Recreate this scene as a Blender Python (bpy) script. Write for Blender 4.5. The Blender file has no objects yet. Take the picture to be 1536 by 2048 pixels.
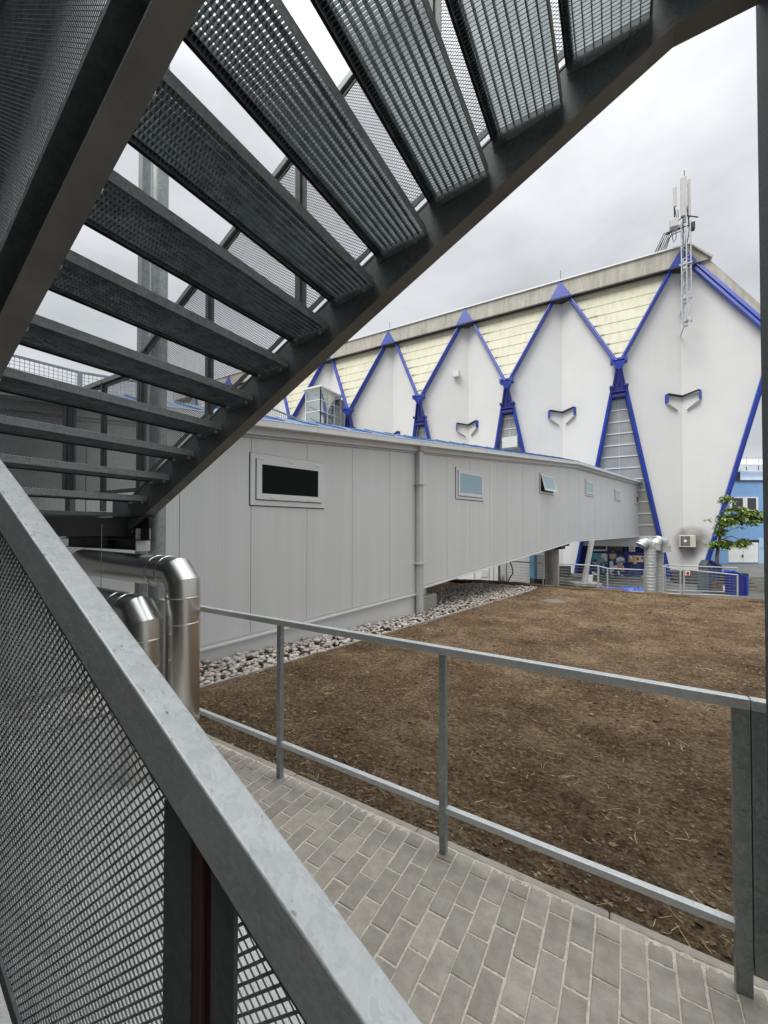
import bpy, math, random
import numpy as np
from mathutils import Vector, Matrix, noise as mnoise
R = math.radians
random.seed(7)
rng = np.random.default_rng(11)
scene = bpy.context.scene
col = scene.collection

# ------------------------------------------------------------------ camera
HC = 1.80                      # eye height over the pavement
FPX = 790.0                    # focal length in photo pixels (photo 1536 x 2048)
YAW = math.atan(470 / 790.0)
PITCH = math.atan(12 / 790.0)
SHIFT = 22.0
cd = bpy.data.cameras.new("camera")
cam = bpy.data.objects.new("camera", cd)
col.objects.link(cam)
scene.camera = cam
cd.sensor_fit = 'VERTICAL'
cd.sensor_height = 36.0
cd.sensor_width = 27.0
cd.lens = FPX / 2048.0 * 36.0
cd.shift_y = SHIFT / 2048.0
cd.clip_start = 0.02
cd.clip_end = 3000
cam.location = (0, 0, HC)
cam.rotation_euler = (math.pi / 2 + PITCH, 0, YAW)

# ------------------------------------------------------------------ world: overcast
SUN_EL, SUN_AZ = R(50), R(196)          # azimuth measured from +Y clockwise
w = bpy.data.worlds.new("World")
scene.world = w
w.use_nodes = True
nt = w.node_tree
for n in list(nt.nodes):
    nt.nodes.remove(n)
N = nt.nodes.new
L = nt.links.new
out = N('ShaderNodeOutputWorld')
sky = N('ShaderNodeTexSky')
sky.sky_type = 'NISHITA'
sky.sun_disc = False
sky.sun_elevation = SUN_EL
sky.sun_rotation = SUN_AZ
b1 = N('ShaderNodeBackground')
b1.inputs['Strength'].default_value = 0.07
L(sky.outputs[0], b1.inputs['Color'])
tc = N('ShaderNodeTexCoord')
mp = N('ShaderNodeMapping')
mp.inputs['Scale'].default_value = (1.0, 1.0, 2.2)
mp.inputs['Location'].default_value = (9.1, 3.2, 0.4)
L(tc.outputs['Generated'], mp.inputs['Vector'])
n1 = N('ShaderNodeTexNoise')
n1.inputs['Scale'].default_value = 2.1
n1.inputs['Detail'].default_value = 8
n1.inputs['Roughness'].default_value = 0.52
n1.inputs['Distortion'].default_value = 0.25
L(mp.outputs[0], n1.inputs['Vector'])
rp = N('ShaderNodeValToRGB')
rp.color_ramp.elements[0].position = 0.38
rp.color_ramp.elements[0].color = (0.54, 0.56, 0.575, 1)
rp.color_ramp.elements[1].position = 0.66
rp.color_ramp.elements[1].color = (0.80, 0.815, 0.83, 1)
e = rp.color_ramp.elements.new(0.5)
e.color = (0.66, 0.68, 0.705, 1)
L(n1.outputs['Fac'], rp.inputs['Fac'])
b2 = N('ShaderNodeBackground')
b2.inputs['Strength'].default_value = 1.95
sx = N('ShaderNodeSeparateXYZ')
L(tc.outputs['Generated'], sx.inputs[0])
zr = N('ShaderNodeValToRGB')          # an overcast sky is brighter overhead than at the horizon
zr.color_ramp.elements[0].position = 0.0
zr.color_ramp.elements[0].color = (0.325, 0.325, 0.325, 1)
zr.color_ramp.elements[1].position = 1.0
zr.color_ramp.elements[1].color = (2.7, 2.7, 2.7, 1)
ez = zr.color_ramp.elements.new(0.5)
ez.color = (0.33, 0.33, 0.33, 1)
ez = zr.color_ramp.elements.new(0.72)
ez.color = (0.44, 0.44, 0.44, 1)
ez = zr.color_ramp.elements.new(0.86)
ez.color = (1.0, 1.0, 1.0, 1)
L(sx.outputs['Z'], zr.inputs['Fac'])
mz = N('ShaderNodeMix')
mz.data_type = 'RGBA'
mz.blend_type = 'MULTIPLY'
mz.inputs[0].default_value = 1.0
L(rp.outputs[0], mz.inputs[6])
L(zr.outputs[0], mz.inputs[7])
L(mz.outputs[2], b2.inputs['Color'])
mx = N('ShaderNodeMixShader')
mx.inputs[0].default_value = 0.9
L(b1.outputs[0], mx.inputs[1])
L(b2.outputs[0], mx.inputs[2])
L(mx.outputs[0], out.inputs['Surface'])
sd = bpy.data.lights.new("sun", 'SUN')
sd.energy = 1.4
sd.angle = R(30)
sd.color = (1.0, 0.96, 0.9)
so = bpy.data.objects.new("sun", sd)
col.objects.link(so)
sdir = Vector((math.sin(SUN_AZ) * math.cos(SUN_EL), math.cos(SUN_AZ) * math.cos(SUN_EL), math.sin(SUN_EL)))
so.rotation_euler = (-sdir).to_track_quat('-Z', 'Y').to_euler()
so.location = (10, -10, 30)
vs = scene.view_settings
vs.view_transform = 'Standard'
vs.look = 'None'
vs.exposure = 0.76
vs.gamma = 1.0
scene.cycles.max_bounces = 7
scene.cycles.diffuse_bounces = 4
scene.cycles.glossy_bounces = 4
scene.cycles.transparent_max_bounces = 12
scene.cycles.use_denoising = True

# ------------------------------------------------------------------ geometry of the view
FW = Vector((-math.sin(YAW), math.cos(YAW), 0))
RT = Vector((math.cos(YAW), math.sin(YAW), 0))
CAM = Vector((0, 0, HC))
UP = Vector((0, 0, 1))


def ray(px, py):
    xc = (px - 768) / FPX
    yc = -(py - (1024 + SHIFT)) / FPX
    f = math.cos(PITCH) - yc * math.sin(PITCH)
    u = math.sin(PITCH) + yc * math.cos(PITCH)
    return FW * f + RT * xc + UP * u


def on_plane(px, py, p0, n):
    d = ray(px, py)
    return CAM + d * ((Vector(p0) - CAM).dot(n) / d.dot(n))


def on_z(px, py, z=0.0):
    return on_plane(px, py, (0, 0, z), UP)


def on_y(px, py, y):
    return on_plane(px, py, (0, y, 0), Vector((0, 1, 0)))


def at_depth(px, py, d):
    r = ray(px, py)
    return CAM + r * (d / r.dot(FW))


# ------------------------------------------------------------------ object helpers
def tag(o, label=None, cat=None, group=None, kind=None):
    if label: o['label'] = label
    if cat: o['category'] = cat
    if group: o['group'] = group
    if kind: o['kind'] = kind
    return o


def empty(name, loc, label, cat, group=None):
    o = bpy.data.objects.new(name, None)
    o.location = loc
    o.empty_display_size = 0.2
    col.objects.link(o)
    return tag(o, label, cat, group)


class MB:
    def __init__(self):
        self.v = []
        self.f = []
        self.m = []

    def add(self, vs_, fs_, mi=0):
        b = len(self.v)
        self.v += [tuple(x) for x in vs_]
        self.f += [tuple(b + i for i in f) for f in fs_]
        self.m += [mi] * len(fs_)
        return self

    def boxv(self, o, a, b, c, mi=0):
        o, a, b, c = Vector(o), Vector(a), Vector(b), Vector(c)
        vs_ = [o, o + a, o + a + b, o + b, o + c, o + a + c, o + a + b + c, o + b + c]
        fs_ = [(0, 3, 2, 1), (4, 5, 6, 7), (0, 1, 5, 4), (1, 2, 6, 5), (2, 3, 7, 6), (3, 0, 4, 7)]
        if a.cross(b).dot(c) < 0:
            fs_ = [tuple(reversed(f)) for f in fs_]
        return self.add(vs_, fs_, mi)

    def box(self, x0, x1, y0, y1, z0, z1, mi=0):
        return self.boxv((x0, y0, z0), (x1 - x0, 0, 0), (0, y1 - y0, 0), (0, 0, z1 - z0), mi)

    def bar(self, p, q, w, h, up=(0, 0, 1), mi=0):
        p, q, up = Vector(p), Vector(q), Vector(up)
        d = (q - p).normalized()
        s = d.cross(up)
        if s.length < 1e-4:
            s = d.cross(Vector((0, 1, 0)))
        s.normalize()
        u = s.cross(d).normalized()
        return self.boxv(p - s * w / 2 - u * h / 2, q - p, s * w, u * h, mi)

    def prism(self, pts, vec, mi=0):
        pts = [Vector(p) for p in pts]
        vec = Vector(vec)
        n = len(pts)
        nrm = Vector((0, 0, 0))
        for i in range(n):
            nrm += (pts[i] - pts[0]).cross(pts[(i + 1) % n] - pts[0])
        vs_ = pts + [p + vec for p in pts]
        fs_ = [tuple(range(n - 1, -1, -1)), tuple(range(n, 2 * n))]
        fs_ += [(i, (i + 1) % n, n + (i + 1) % n, n + i) for i in range(n)]
        if nrm.dot(vec) < 0:
            fs_ = [tuple(reversed(f)) for f in fs_]
        return self.add(vs_, fs_, mi)

    def tube(self, pts, r, n=12, cap=True, mi=0):
        pts = [Vector(p) for p in pts]
        k = len(pts)
        rs = r if isinstance(r, (list, tuple)) else [r] * k
        tans = []
        for i in range(k):
            a = pts[max(i - 1, 0)]
            b = pts[min(i + 1, k - 1)]
            if 0 < i < k - 1:
                t = (pts[i] - a).normalized() + (b - pts[i]).normalized()
            else:
                t = b - a
            tans.append(t.normalized())
        ref = UP if abs(tans[0].dot(UP)) < 0.9 else Vector((1, 0, 0))
        u = tans[0].cross(ref).normalized()
        vs_ = []
        for i in range(k):
            t = tans[i]
            u = (u - t * u.dot(t)).normalized()
            v = t.cross(u)
            sc = 1.0
            if 0 < i < k - 1:
                c = t.dot((pts[i] - pts[i - 1]).normalized())
                sc = 1.0
            for j in range(n):
                a = 2 * math.pi * j / n
                vs_.append(pts[i] + (u * math.cos(a) + v * math.sin(a)) * rs[i] * sc)
        fs_ = []
        for i in range(k - 1):
            for j in range(n):
                j2 = (j + 1) % n
                fs_.append((i * n + j, i * n + j2, (i + 1) * n + j2, (i + 1) * n + j))
        if cap:
            fs_.append(tuple(reversed(range(n))))
            fs_.append(tuple((k - 1) * n + j for j in range(n)))
        return self.add(vs_, fs_, mi)

    def build(self, name, mat, parent=None, bev=0.0, smooth=False, label=None, seg=1):
        mats = mat if isinstance(mat, (list, tuple)) else [mat]
        me = bpy.data.meshes.new(name)
        org = Vector((0, 0, 0))
        if parent is not None:
            org = Vector(parent.get('_o', parent.location))
        vs_ = [(x - org.x, y - org.y, z - org.z) for x, y, z in self.v]
        me.from_pydata(vs_, [], self.f)
        for m in mats:
            me.materials.append(m)
        if len(mats) > 1:
            me.polygons.foreach_set('material_index', self.m)
        if smooth:
            me.polygons.foreach_set('use_smooth', [True] * len(me.polygons))
        me.update()
        o = bpy.data.objects.new(name, me)
        col.objects.link(o)
        if parent is not None:
            o.parent = parent
            ORG[o.name] = org
        if bev > 0:
            b = o.modifiers.new("bevel", 'BEVEL')
            b.width = bev
            b.segments = seg
            b.limit_method = 'ANGLE'
            b.angle_limit = R(40)
        if smooth:
            try:
                me.set_sharp_from_angle(angle=R(40))
            except Exception:
                pass
        if label:
            o['label'] = label
        return o


ORG = {}


def sub(mb, name, mat, part, root, **k):
    """a sub-part: vertices given in world space, parent = part, whose origin coincides with its root's"""
    o = mb.build(name, mat, root, **k)
    o.parent = part
    return o


# ------------------------------------------------------------------ materials
def mat_new(name):
    m = bpy.data.materials.new(name)
    m.use_nodes = True
    nt = m.node_tree
    b = nt.nodes['Principled BSDF']
    return m, nt, b


def simple(name, c, rough=0.5, metal=0.0, var=0.12, scale=4.0, bump=0.0, bscale=60.0, spec=0.5, coat=0.0, streak=0.0):
    """plain procedural material: base colour broken up by noise; optional vertical dirt streaks and fine bump"""
    m, nt, b = mat_new(name)
    N = nt.nodes.new
    L = nt.links.new
    tc = N('ShaderNodeTexCoord')
    n = N('ShaderNodeTexNoise')
    n.inputs['Scale'].default_value = scale
    n.inputs['Detail'].default_value = 6
    n.inputs['Roughness'].default_value = 0.6
    L(tc.outputs['Object'], n.inputs['Vector'])
    r = N('ShaderNodeValToRGB')
    r.color_ramp.elements[0].position = 0.3
    r.color_ramp.elements[1].position = 0.7
    r.color_ramp.elements[0].color = tuple(x * (1 - var) for x in c[:3]) + (1,)
    r.color_ramp.elements[1].color = tuple(min(1, x * (1 + var)) for x in c[:3]) + (1,)
    L(n.outputs['Fac'], r.inputs['Fac'])
    last = r.outputs[0]
    if streak > 0:
        mp = N('ShaderNodeMapping')
        mp.inputs['Scale'].default_value = (3.0, 3.0, 0.12)
        L(tc.outputs['Object'], mp.inputs['Vector'])
        n3 = N('ShaderNodeTexNoise')
        n3.inputs['Scale'].default_value = 1.6
        n3.inputs['Detail'].default_value = 5
        L(mp.outputs[0], n3.inputs['Vector'])
        r3 = N('ShaderNodeValToRGB')
        r3.color_ramp.elements[0].position = 0.35
        r3.color_ramp.elements[1].position = 0.62
        r3.color_ramp.elements[0].color = (1 - streak, 1 - streak, 1 - streak * 1.1, 1)
        r3.color_ramp.elements[1].color = (1, 1, 1, 1)
        L(n3.outputs['Fac'], r3.inputs['Fac'])
        mm = N('ShaderNodeMix')
        mm.data_type = 'RGBA'
        mm.blend_type = 'MULTIPLY'
        mm.inputs[0].default_value = 1.0
        L(last, mm.inputs[6])
        L(r3.outputs[0], mm.inputs[7])
        last = mm.outputs[2]
    L(last, b.inputs['Base Color'])
    b.inputs['Roughness'].default_value = rough
    b.inputs['Metallic'].default_value = metal
    b.inputs['Specular IOR Level'].default_value = spec
    b.inputs['Coat Weight'].default_value = coat
    if bump > 0:
        n2 = N('ShaderNodeTexNoise')
        n2.inputs['Scale'].default_value = bscale
        n2.inputs['Detail'].default_value = 4
        L(tc.outputs['Object'], n2.inputs['Vector'])
        bp = N('ShaderNodeBump')
        bp.inputs['Strength'].default_value = bump
        bp.inputs['Distance'].default_value = 0.01
        L(n2.outputs['Fac'], bp.inputs['Height'])
        L(bp.outputs[0], b.inputs['Normal'])
    return m


def galv(name, c0, c1, scale=28.0, rough=0.45, metal=0.55, bump=0.12):
    """hot-dip galvanised steel: spangle patches plus dull white bloom"""
    m, nt, b = mat_new(name)
    N = nt.nodes.new
    L = nt.links.new
    tc = N('ShaderNodeTexCoord')
    nz = N('ShaderNodeTexNoise')
    nz.inputs['Scale'].default_value = scale * 0.6
    nz.inputs['Detail'].default_value = 3
    L(tc.outputs['Object'], nz.inputs['Vector'])
    mixv = N('ShaderNodeMix')
    mixv.data_type = 'RGBA'
    mixv.inputs[0].default_value = 0.08
    L(tc.outputs['Object'], mixv.inputs[6])
    L(nz.outputs['Color'], mixv.inputs[7])
    vo = N('ShaderNodeTexVoronoi')
    vo.inputs['Scale'].default_value = scale
    L(mixv.outputs[2], vo.inputs['Vector'])
    n = N('ShaderNodeTexNoise')
    n.inputs['Scale'].default_value = 5
    n.inputs['Detail'].default_value = 7
    n.inputs['Roughness'].default_value = 0.65
    L(tc.outputs['Object'], n.inputs['Vector'])
    bw = N('ShaderNodeRGBToBW')
    L(vo.outputs['Color'], bw.inputs[0])
    ma = N('ShaderNodeMath')
    ma.operation = 'MULTIPLY_ADD'
    ma.inputs[1].default_value = 0.55
    L(bw.outputs[0], ma.inputs[0])
    mb_ = N('ShaderNodeMath')
    mb_.operation = 'MULTIPLY'
    mb_.inputs[1].default_value = 0.5
    L(n.outputs['Fac'], mb_.inputs[0])
    L(mb_.outputs[0], ma.inputs[2])
    r = N('ShaderNodeValToRGB')
    r.color_ramp.elements[0].position = 0.25
    r.color_ramp.elements[1].position = 0.8
    r.color_ramp.elements[0].color = tuple(c0) + (1,)
    r.color_ramp.elements[1].color = tuple(c1) + (1,)
    L(ma.outputs[0], r.inputs['Fac'])
    L(r.outputs[0], b.inputs['Base Color'])
    rr = N('ShaderNodeMapRange')
    rr.inputs['To Min'].default_value = rough - 0.12
    rr.inputs['To Max'].default_value = rough + 0.15
    L(ma.outputs[0], rr.inputs['Value'])
    L(rr.outputs[0], b.inputs['Roughness'])
    b.inputs['Metallic'].default_value = metal
    n2 = N('ShaderNodeTexNoise')
    n2.inputs['Scale'].default_value = 90
    n2.inputs['Detail'].default_value = 3
    L(tc.outputs['Object'], n2.inputs['Vector'])
    bp = N('ShaderNodeBump')
    bp.inputs['Strength'].default_value = bump
    bp.inputs['Distance'].default_value = 0.004
    L(n2.outputs['Fac'], bp.inputs['Height'])
    L(bp.outputs[0], b.inputs['Normal'])
    return m


M = {}
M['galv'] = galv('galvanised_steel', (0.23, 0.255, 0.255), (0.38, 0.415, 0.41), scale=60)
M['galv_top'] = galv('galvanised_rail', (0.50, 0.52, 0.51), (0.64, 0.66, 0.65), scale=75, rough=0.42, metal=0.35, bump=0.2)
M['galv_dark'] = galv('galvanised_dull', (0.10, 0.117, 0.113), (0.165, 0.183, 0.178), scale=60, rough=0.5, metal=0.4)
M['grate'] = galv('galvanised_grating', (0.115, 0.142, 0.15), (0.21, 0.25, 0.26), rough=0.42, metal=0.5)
M['mesh_near'] = galv('galvanised_mesh_near', (0.17, 0.182, 0.18), (0.33, 0.345, 0.34), rough=0.45, metal=0.4, bump=0.02)  # mid-grey for the near guard, paler than the other mesh
M['bright_floor'] = simple('painted_bright_floor', (0.60, 0.59, 0.56), 0.8, 0, 0.12, 3, 0.3, 90)  # pale colour stands in for extra brightness behind the guard mesh
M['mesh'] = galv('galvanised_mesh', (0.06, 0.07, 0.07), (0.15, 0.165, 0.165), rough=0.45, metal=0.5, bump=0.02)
M['beam'] = simple('stringer_flange', (0.165, 0.162, 0.15), 0.6, 0.3, 0.25, 3, 0.08, 80)
M['rust'] = simple('red_brown_primer', (0.075, 0.028, 0.02), 0.6, 0, 0.3, 8)
M['black'] = simple('black_steel', (0.02, 0.021, 0.022), 0.5, 0.2, 0.3, 6)
M['bolt'] = simple('bolt_zinc', (0.55, 0.56, 0.56), 0.35, 0.8, 0.1, 20)
M['white'] = simple('white_render', (0.68, 0.68, 0.665), 0.85, 0, 0.03, 0.5, 0.25, 30, streak=0.015)
M['whitepaint'] = simple('white_paint', (0.80, 0.80, 0.79), 0.5, 0, 0.04, 3)
M['cream'] = simple('cream_sheet', (0.60, 0.585, 0.44), 0.55, 0, 0.05, 0.8, streak=0.12)
M['fascia'] = simple('weathered_fascia', (0.43, 0.41, 0.355), 0.6, 0, 0.14, 0.8, streak=0.2)
M['blue'] = simple('blue_paint', (0.018, 0.052, 0.37), 0.38, 0, 0.14, 2.0, streak=0.15)
M['bluedark'] = simple('dark_blue_paint', (0.014, 0.022, 0.19), 0.42, 0, 0.2, 2.0)
M['stain'] = simple('dark_soffit', (0.05, 0.05, 0.05), 0.8, 0, 0.2, 2)
M['roofblue'] = simple('blue_roof_sheet', (0.035, 0.15, 0.42), 0.16, 0.0, 0.1, 1.0, spec=0.5)
M['seam'] = simple('roof_seam', (0.012, 0.05, 0.19), 0.3, 0.2, 0.1, 2)
M['trim'] = simple('grey_trim', (0.53, 0.54, 0.535), 0.42, 0.15, 0.05, 2)
M['gutter'] = simple('light_grey_gutter', (0.74, 0.75, 0.74), 0.35, 0.1, 0.05, 2)
M['sill'] = simple('white_aluminium_trim', (0.82, 0.83, 0.83), 0.35, 0.2, 0.03, 2)
M['plinth'] = simple('grey_plinth_render', (0.70, 0.695, 0.68), 0.85, 0, 0.07, 1.5, 0.3, 120)
M['concrete'] = simple('concrete', (0.34, 0.33, 0.30), 0.85, 0, 0.2, 4, 0.4, 60, streak=0.25)
M['frame'] = simple('window_frame_grey', (0.69, 0.70, 0.69), 0.4, 0.05, 0.03, 3)
M['asphalt'] = simple('asphalt', (0.085, 0.083, 0.08), 0.9, 0, 0.25, 0.7, 0.4, 90)
M['lot'] = simple('yard_concrete', (0.16, 0.155, 0.145), 0.9, 0, 0.2, 0.5, 0.4, 60)
M['steel'] = simple('spiral_duct_zinc', (0.46, 0.48, 0.48), 0.5, 0.6, 0.12, 6)
M['lightblue'] = simple('light_blue_render', (0.22, 0.40, 0.68), 0.8, 0, 0.05, 0.8, streak=0.06)
M['paleblue'] = simple('pale_blue_band', (0.42, 0.60, 0.74), 0.8, 0, 0.04, 1)
M['bark'] = simple('bark', (0.16, 0.12, 0.085), 0.9, 0, 0.3, 12, 0.6, 40)
M['antenna'] = simple('antenna_grey', (0.50, 0.49, 0.46), 0.5, 0, 0.06, 4)
M['lattice'] = simple('lattice_zinc', (0.50, 0.52, 0.53), 0.4, 0.5, 0.1, 5)
M['cable'] = simple('black_cable', (0.03, 0.03, 0.032), 0.5, 0, 0.1, 5)
M['tarp'] = simple('blue_tarpaulin', (0.03, 0.09, 0.42), 0.35, 0, 0.2, 3)
M['straw'] = simple('straw', (0.62, 0.50, 0.27), 0.8, 0, 0.25, 8)
M['sand'] = simple('joint_sand', (0.66, 0.595, 0.49), 0.95, 0, 0.2, 30, 0.8, 250)
M['kerb'] = simple('kerb_concrete', (0.33, 0.30, 0.255), 0.9, 0, 0.15, 9, 0.5, 150)
M['red'] = simple('red_sign', (0.55, 0.04, 0.04), 0.5, 0, 0.05, 3)
M['skin'] = simple('printed_skin_tone', (0.60, 0.36, 0.25), 0.5, 0, 0.2, 9)
M['navy'] = simple('printed_navy', (0.02, 0.05, 0.16), 0.5, 0, 0.25, 9)
M['teal'] = simple('printed_teal', (0.16, 0.42, 0.52), 0.5, 0, 0.2, 9)
M['printwhite'] = simple('printed_white', (0.82, 0.86, 0.9), 0.5, 0, 0.08, 9)
M['tan'] = simple('printed_tan', (0.62, 0.44, 0.24), 0.5, 0, 0.15, 9)
M['plank'] = simple('weathered_boards', (0.20, 0.19, 0.17), 0.85, 0, 0.2, 3)
M['grass'] = simple('weed_leaf', (0.09, 0.11, 0.03), 0.7, 0, 0.3, 8)


def glass_mat(name, c, rough=0.05, spec=1.0):
    m, nt, b = mat_new(name)
    n = nt.nodes.new('ShaderNodeTexNoise')
    n.inputs['Scale'].default_value = 1.3
    r = nt.nodes.new('ShaderNodeValToRGB')
    r.color_ramp.elements[0].color = tuple(x * 0.75 for x in c) + (1,)
    r.color_ramp.elements[1].color = tuple(min(1, x * 1.3) for x in c) + (1,)
    tc = nt.nodes.new('ShaderNodeTexCoord')
    nt.links.new(tc.outputs['Object'], n.inputs['Vector'])
    nt.links.new(n.outputs['Fac'], r.inputs['Fac'])
    nt.links.new(r.outputs[0], b.inputs['Base Color'])
    b.inputs['Roughness'].default_value = rough
    b.inputs['Specular IOR Level'].default_value = spec
    b.inputs['IOR'].default_value = 1.6
    return m


M['glassdark'] = glass_mat('dark_pane', (0.004, 0.009, 0.007), 0.03, 0.06)
M['glasssky'] = glass_mat('reflective_pane', (0.20, 0.36, 0.44), 0.04, 1.0)
M['glassgrey'] = glass_mat('grey_glazing', (0.36, 0.37, 0.36), 0.2, 0.8)
M['glassblack'] = glass_mat('black_glazing', (0.02, 0.025, 0.035), 0.1, 0.6)


def clear_glass(name):
    m, nt, b = mat_new(name)
    N = nt.nodes.new
    tr = N('ShaderNodeBsdfTransparent')
    tr.inputs['Color'].default_value = (0.72, 0.75, 0.75, 1)
    gl = N('ShaderNodeBsdfGlossy')
    gl.inputs['Roughness'].default_value = 0.03
    gl.inputs['Color'].default_value = (0.9, 0.95, 0.95, 1)
    fr = N('ShaderNodeMixShader')
    fr.inputs[0].default_value = 0.28
    nt.links.new(tr.outputs[0], fr.inputs[1])
    nt.links.new(gl.outputs[0], fr.inputs[2])
    nt.links.new(fr.outputs[0], nt.nodes['Material Output'].inputs['Surface'])
    return m


M['glassclear'] = clear_glass('clear_glazing')

# insulated duct jacket: brushed stainless with vertical grain
m, nt, b = mat_new('stainless_jacket')
tc = nt.nodes.new('ShaderNodeTexCoord')
n = nt.nodes.new('ShaderNodeTexNoise')
n.inputs['Scale'].default_value = 3.0
n.inputs['Detail'].default_value = 6
nt.links.new(tc.outputs['Object'], n.inputs['Vector'])
r = nt.nodes.new('ShaderNodeValToRGB')
r.color_ramp.elements[0].color = (0.55, 0.54, 0.51, 1)
r.color_ramp.elements[1].color = (0.80, 0.79, 0.76, 1)
nt.links.new(n.outputs['Fac'], r.inputs['Fac'])
nt.links.new(r.outputs[0], b.inputs['Base Color'])
b.inputs['Metallic'].default_value = 1.0
b.inputs['Roughness'].default_value = 0.27
b.inputs['Anisotropic'].default_value = 0.5
M['stainless'] = m

# ribbed wall sheet (micro ribs as bump along the wall direction)
CE = Vector((0.2385, 0.9712, 0)).normalized()     # corridor direction, away from the camera
CN = Vector((CE.y, -CE.x, 0))                     # towards the camera side
CP = 8.5 * FW + 0.667 * RT                        # wall foot at the downpipe
CP.z = 0
m, nt, b = mat_new('ribbed_grey_sheet')
N = nt.nodes.new
L = nt.links.new
tc = N('ShaderNodeTexCoord')
dt = N('ShaderNodeVectorMath')
dt.operation = 'DOT_PRODUCT'
dt.inputs[1].default_value = tuple(CE)
L(tc.outputs['Object'], dt.inputs[0])
ml = N('ShaderNodeMath')
ml.operation = 'MULTIPLY'
ml.inputs[1].default_value = 2 * math.pi / 0.045
L(dt.outputs['Value'], ml.inputs[0])
sn = N('ShaderNodeMath')
sn.operation = 'SINE'
L(ml.outputs[0], sn.inputs[0])
bp = N('ShaderNodeBump')
bp.inputs['Strength'].default_value = 0.15
bp.inputs['Distance'].default_value = 0.0025
L(sn.outputs[0], bp.inputs['Height'])
L(bp.outputs[0], b.inputs['Normal'])
n = N('ShaderNodeTexNoise')
n.inputs['Scale'].default_value = 0.8
n.inputs['Detail'].default_value = 5
L(tc.outputs['Object'], n.inputs['Vector'])
r = N('ShaderNodeValToRGB')
r.color_ramp.elements[0].color = (0.66, 0.672, 0.66, 1)
r.color_ramp.elements[1].color = (0.70, 0.712, 0.70, 1)
L(n.outputs['Fac'], r.inputs['Fac'])
mps = N('ShaderNodeMapping')
mps.inputs['Scale'].default_value = (2.5, 2.5, 0.10)
L(tc.outputs['Object'], mps.inputs['Vector'])
ns = N('ShaderNodeTexNoise')
ns.inputs['Scale'].default_value = 1.7
ns.inputs['Detail'].default_value = 6
L(mps.outputs[0], ns.inputs['Vector'])
rs = N('ShaderNodeValToRGB')
rs.color_ramp.elements[0].position = 0.36
rs.color_ramp.elements[0].color = (0.955, 0.95, 0.945, 1)
rs.color_ramp.elements[1].position = 0.6
rs.color_ramp.elements[1].color = (1, 1, 1, 1)
L(ns.outputs['Fac'], rs.inputs['Fac'])
mms = N('ShaderNodeMix')
mms.data_type = 'RGBA'
mms.blend_type = 'MULTIPLY'
mms.inputs[0].default_value = 1.0
L(r.outputs[0], mms.inputs[6])
L(rs.outputs[0], mms.inputs[7])
L(mms.outputs[2], b.inputs['Base Color'])
b.inputs['Roughness'].default_value = 0.42
b.inputs['Metallic'].default_value = 0.1
M['ribbed'] = m


def per_island(name, cols, rough=0.8, nscale=20, bump=0.3, bscale=120):
    m, nt, b = mat_new(name)
    N = nt.nodes.new
    L = nt.links.new
    g = N('ShaderNodeNewGeometry')
    r = N('ShaderNodeValToRGB')
    els = r.color_ramp.elements
    k = len(cols)
    els[0].position = 0
    els[0].color = tuple(cols[0]) + (1,)
    els[1].position = 1
    els[1].color = tuple(cols[-1]) + (1,)
    for i in range(1, k - 1):
        e = els.new(i / (k - 1))
        e.color = tuple(cols[i]) + (1,)
    L(g.outputs['Random Per Island'], r.inputs['Fac'])
    tc = N('ShaderNodeTexCoord')
    n = N('ShaderNodeTexNoise')
    n.inputs['Scale'].default_value = nscale
    n.inputs['Detail'].default_value = 6
    n.inputs['Roughness'].default_value = 0.7
    L(tc.outputs['Object'], n.inputs['Vector'])
    rr = N('ShaderNodeValToRGB')
    rr.color_ramp.elements[0].position = 0.3
    rr.color_ramp.elements[1].position = 0.7
    rr.color_ramp.elements[0].color = (0.72, 0.71, 0.70, 1)
    rr.color_ramp.elements[1].color = (1.12, 1.12, 1.1, 1)
    L(n.outputs['Fac'], rr.inputs['Fac'])
    mm = N('ShaderNodeMix')
    mm.data_type = 'RGBA'
    mm.blend_type = 'MULTIPLY'
    mm.inputs[0].default_value = 1
    L(r.outputs[0], mm.inputs[6])
    L(rr.outputs[0], mm.inputs[7])
    L(mm.outputs[2], b.inputs['Base Color'])
    b.inputs['Roughness'].default_value = rough
    n2 = N('ShaderNodeTexNoise')
    n2.inputs['Scale'].default_value = bscale
    n2.inputs['Detail'].default_value = 5
    L(tc.outputs['Object'], n2.inputs['Vector'])
    bp = N('ShaderNodeBump')
    bp.inputs['Strength'].default_value = bump
    bp.inputs['Distance'].default_value = 0.006
    L(n2.outputs['Fac'], bp.inputs['Height'])
    L(bp.outputs[0], b.inputs['Normal'])
    return m


M['paver'] = per_island('paver_concrete', [(0.31, 0.28, 0.24), (0.41, 0.372, 0.318), (0.34, 0.31, 0.265), (0.375, 0.34, 0.292), (0.44, 0.398, 0.338)], 0.85, 14, 0.5, 220)
M['stone'] = per_island('river_pebbles', [(0.36, 0.30, 0.26), (0.55, 0.50, 0.45), (0.28, 0.26, 0.25), (0.62, 0.58, 0.52), (0.42, 0.36, 0.31), (0.66, 0.63, 0.60), (0.33, 0.24, 0.2)], 0.6, 25, 0.2, 90)
M['clod'] = per_island('earth_crumbs', [(0.05, 0.030, 0.015), (0.13, 0.085, 0.048), (0.20, 0.14, 0.08), (0.08, 0.05, 0.027), (0.32, 0.24, 0.15)], 0.95, 40, 0.4, 200)
M['leaf'] = per_island('tree_leaf', [(0.07, 0.13, 0.015), (0.17, 0.25, 0.03), (0.26, 0.35, 0.06), (0.11, 0.18, 0.02)], 0.45, 6, 0.1, 30)

RDX = (1.0, 0.0)
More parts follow.
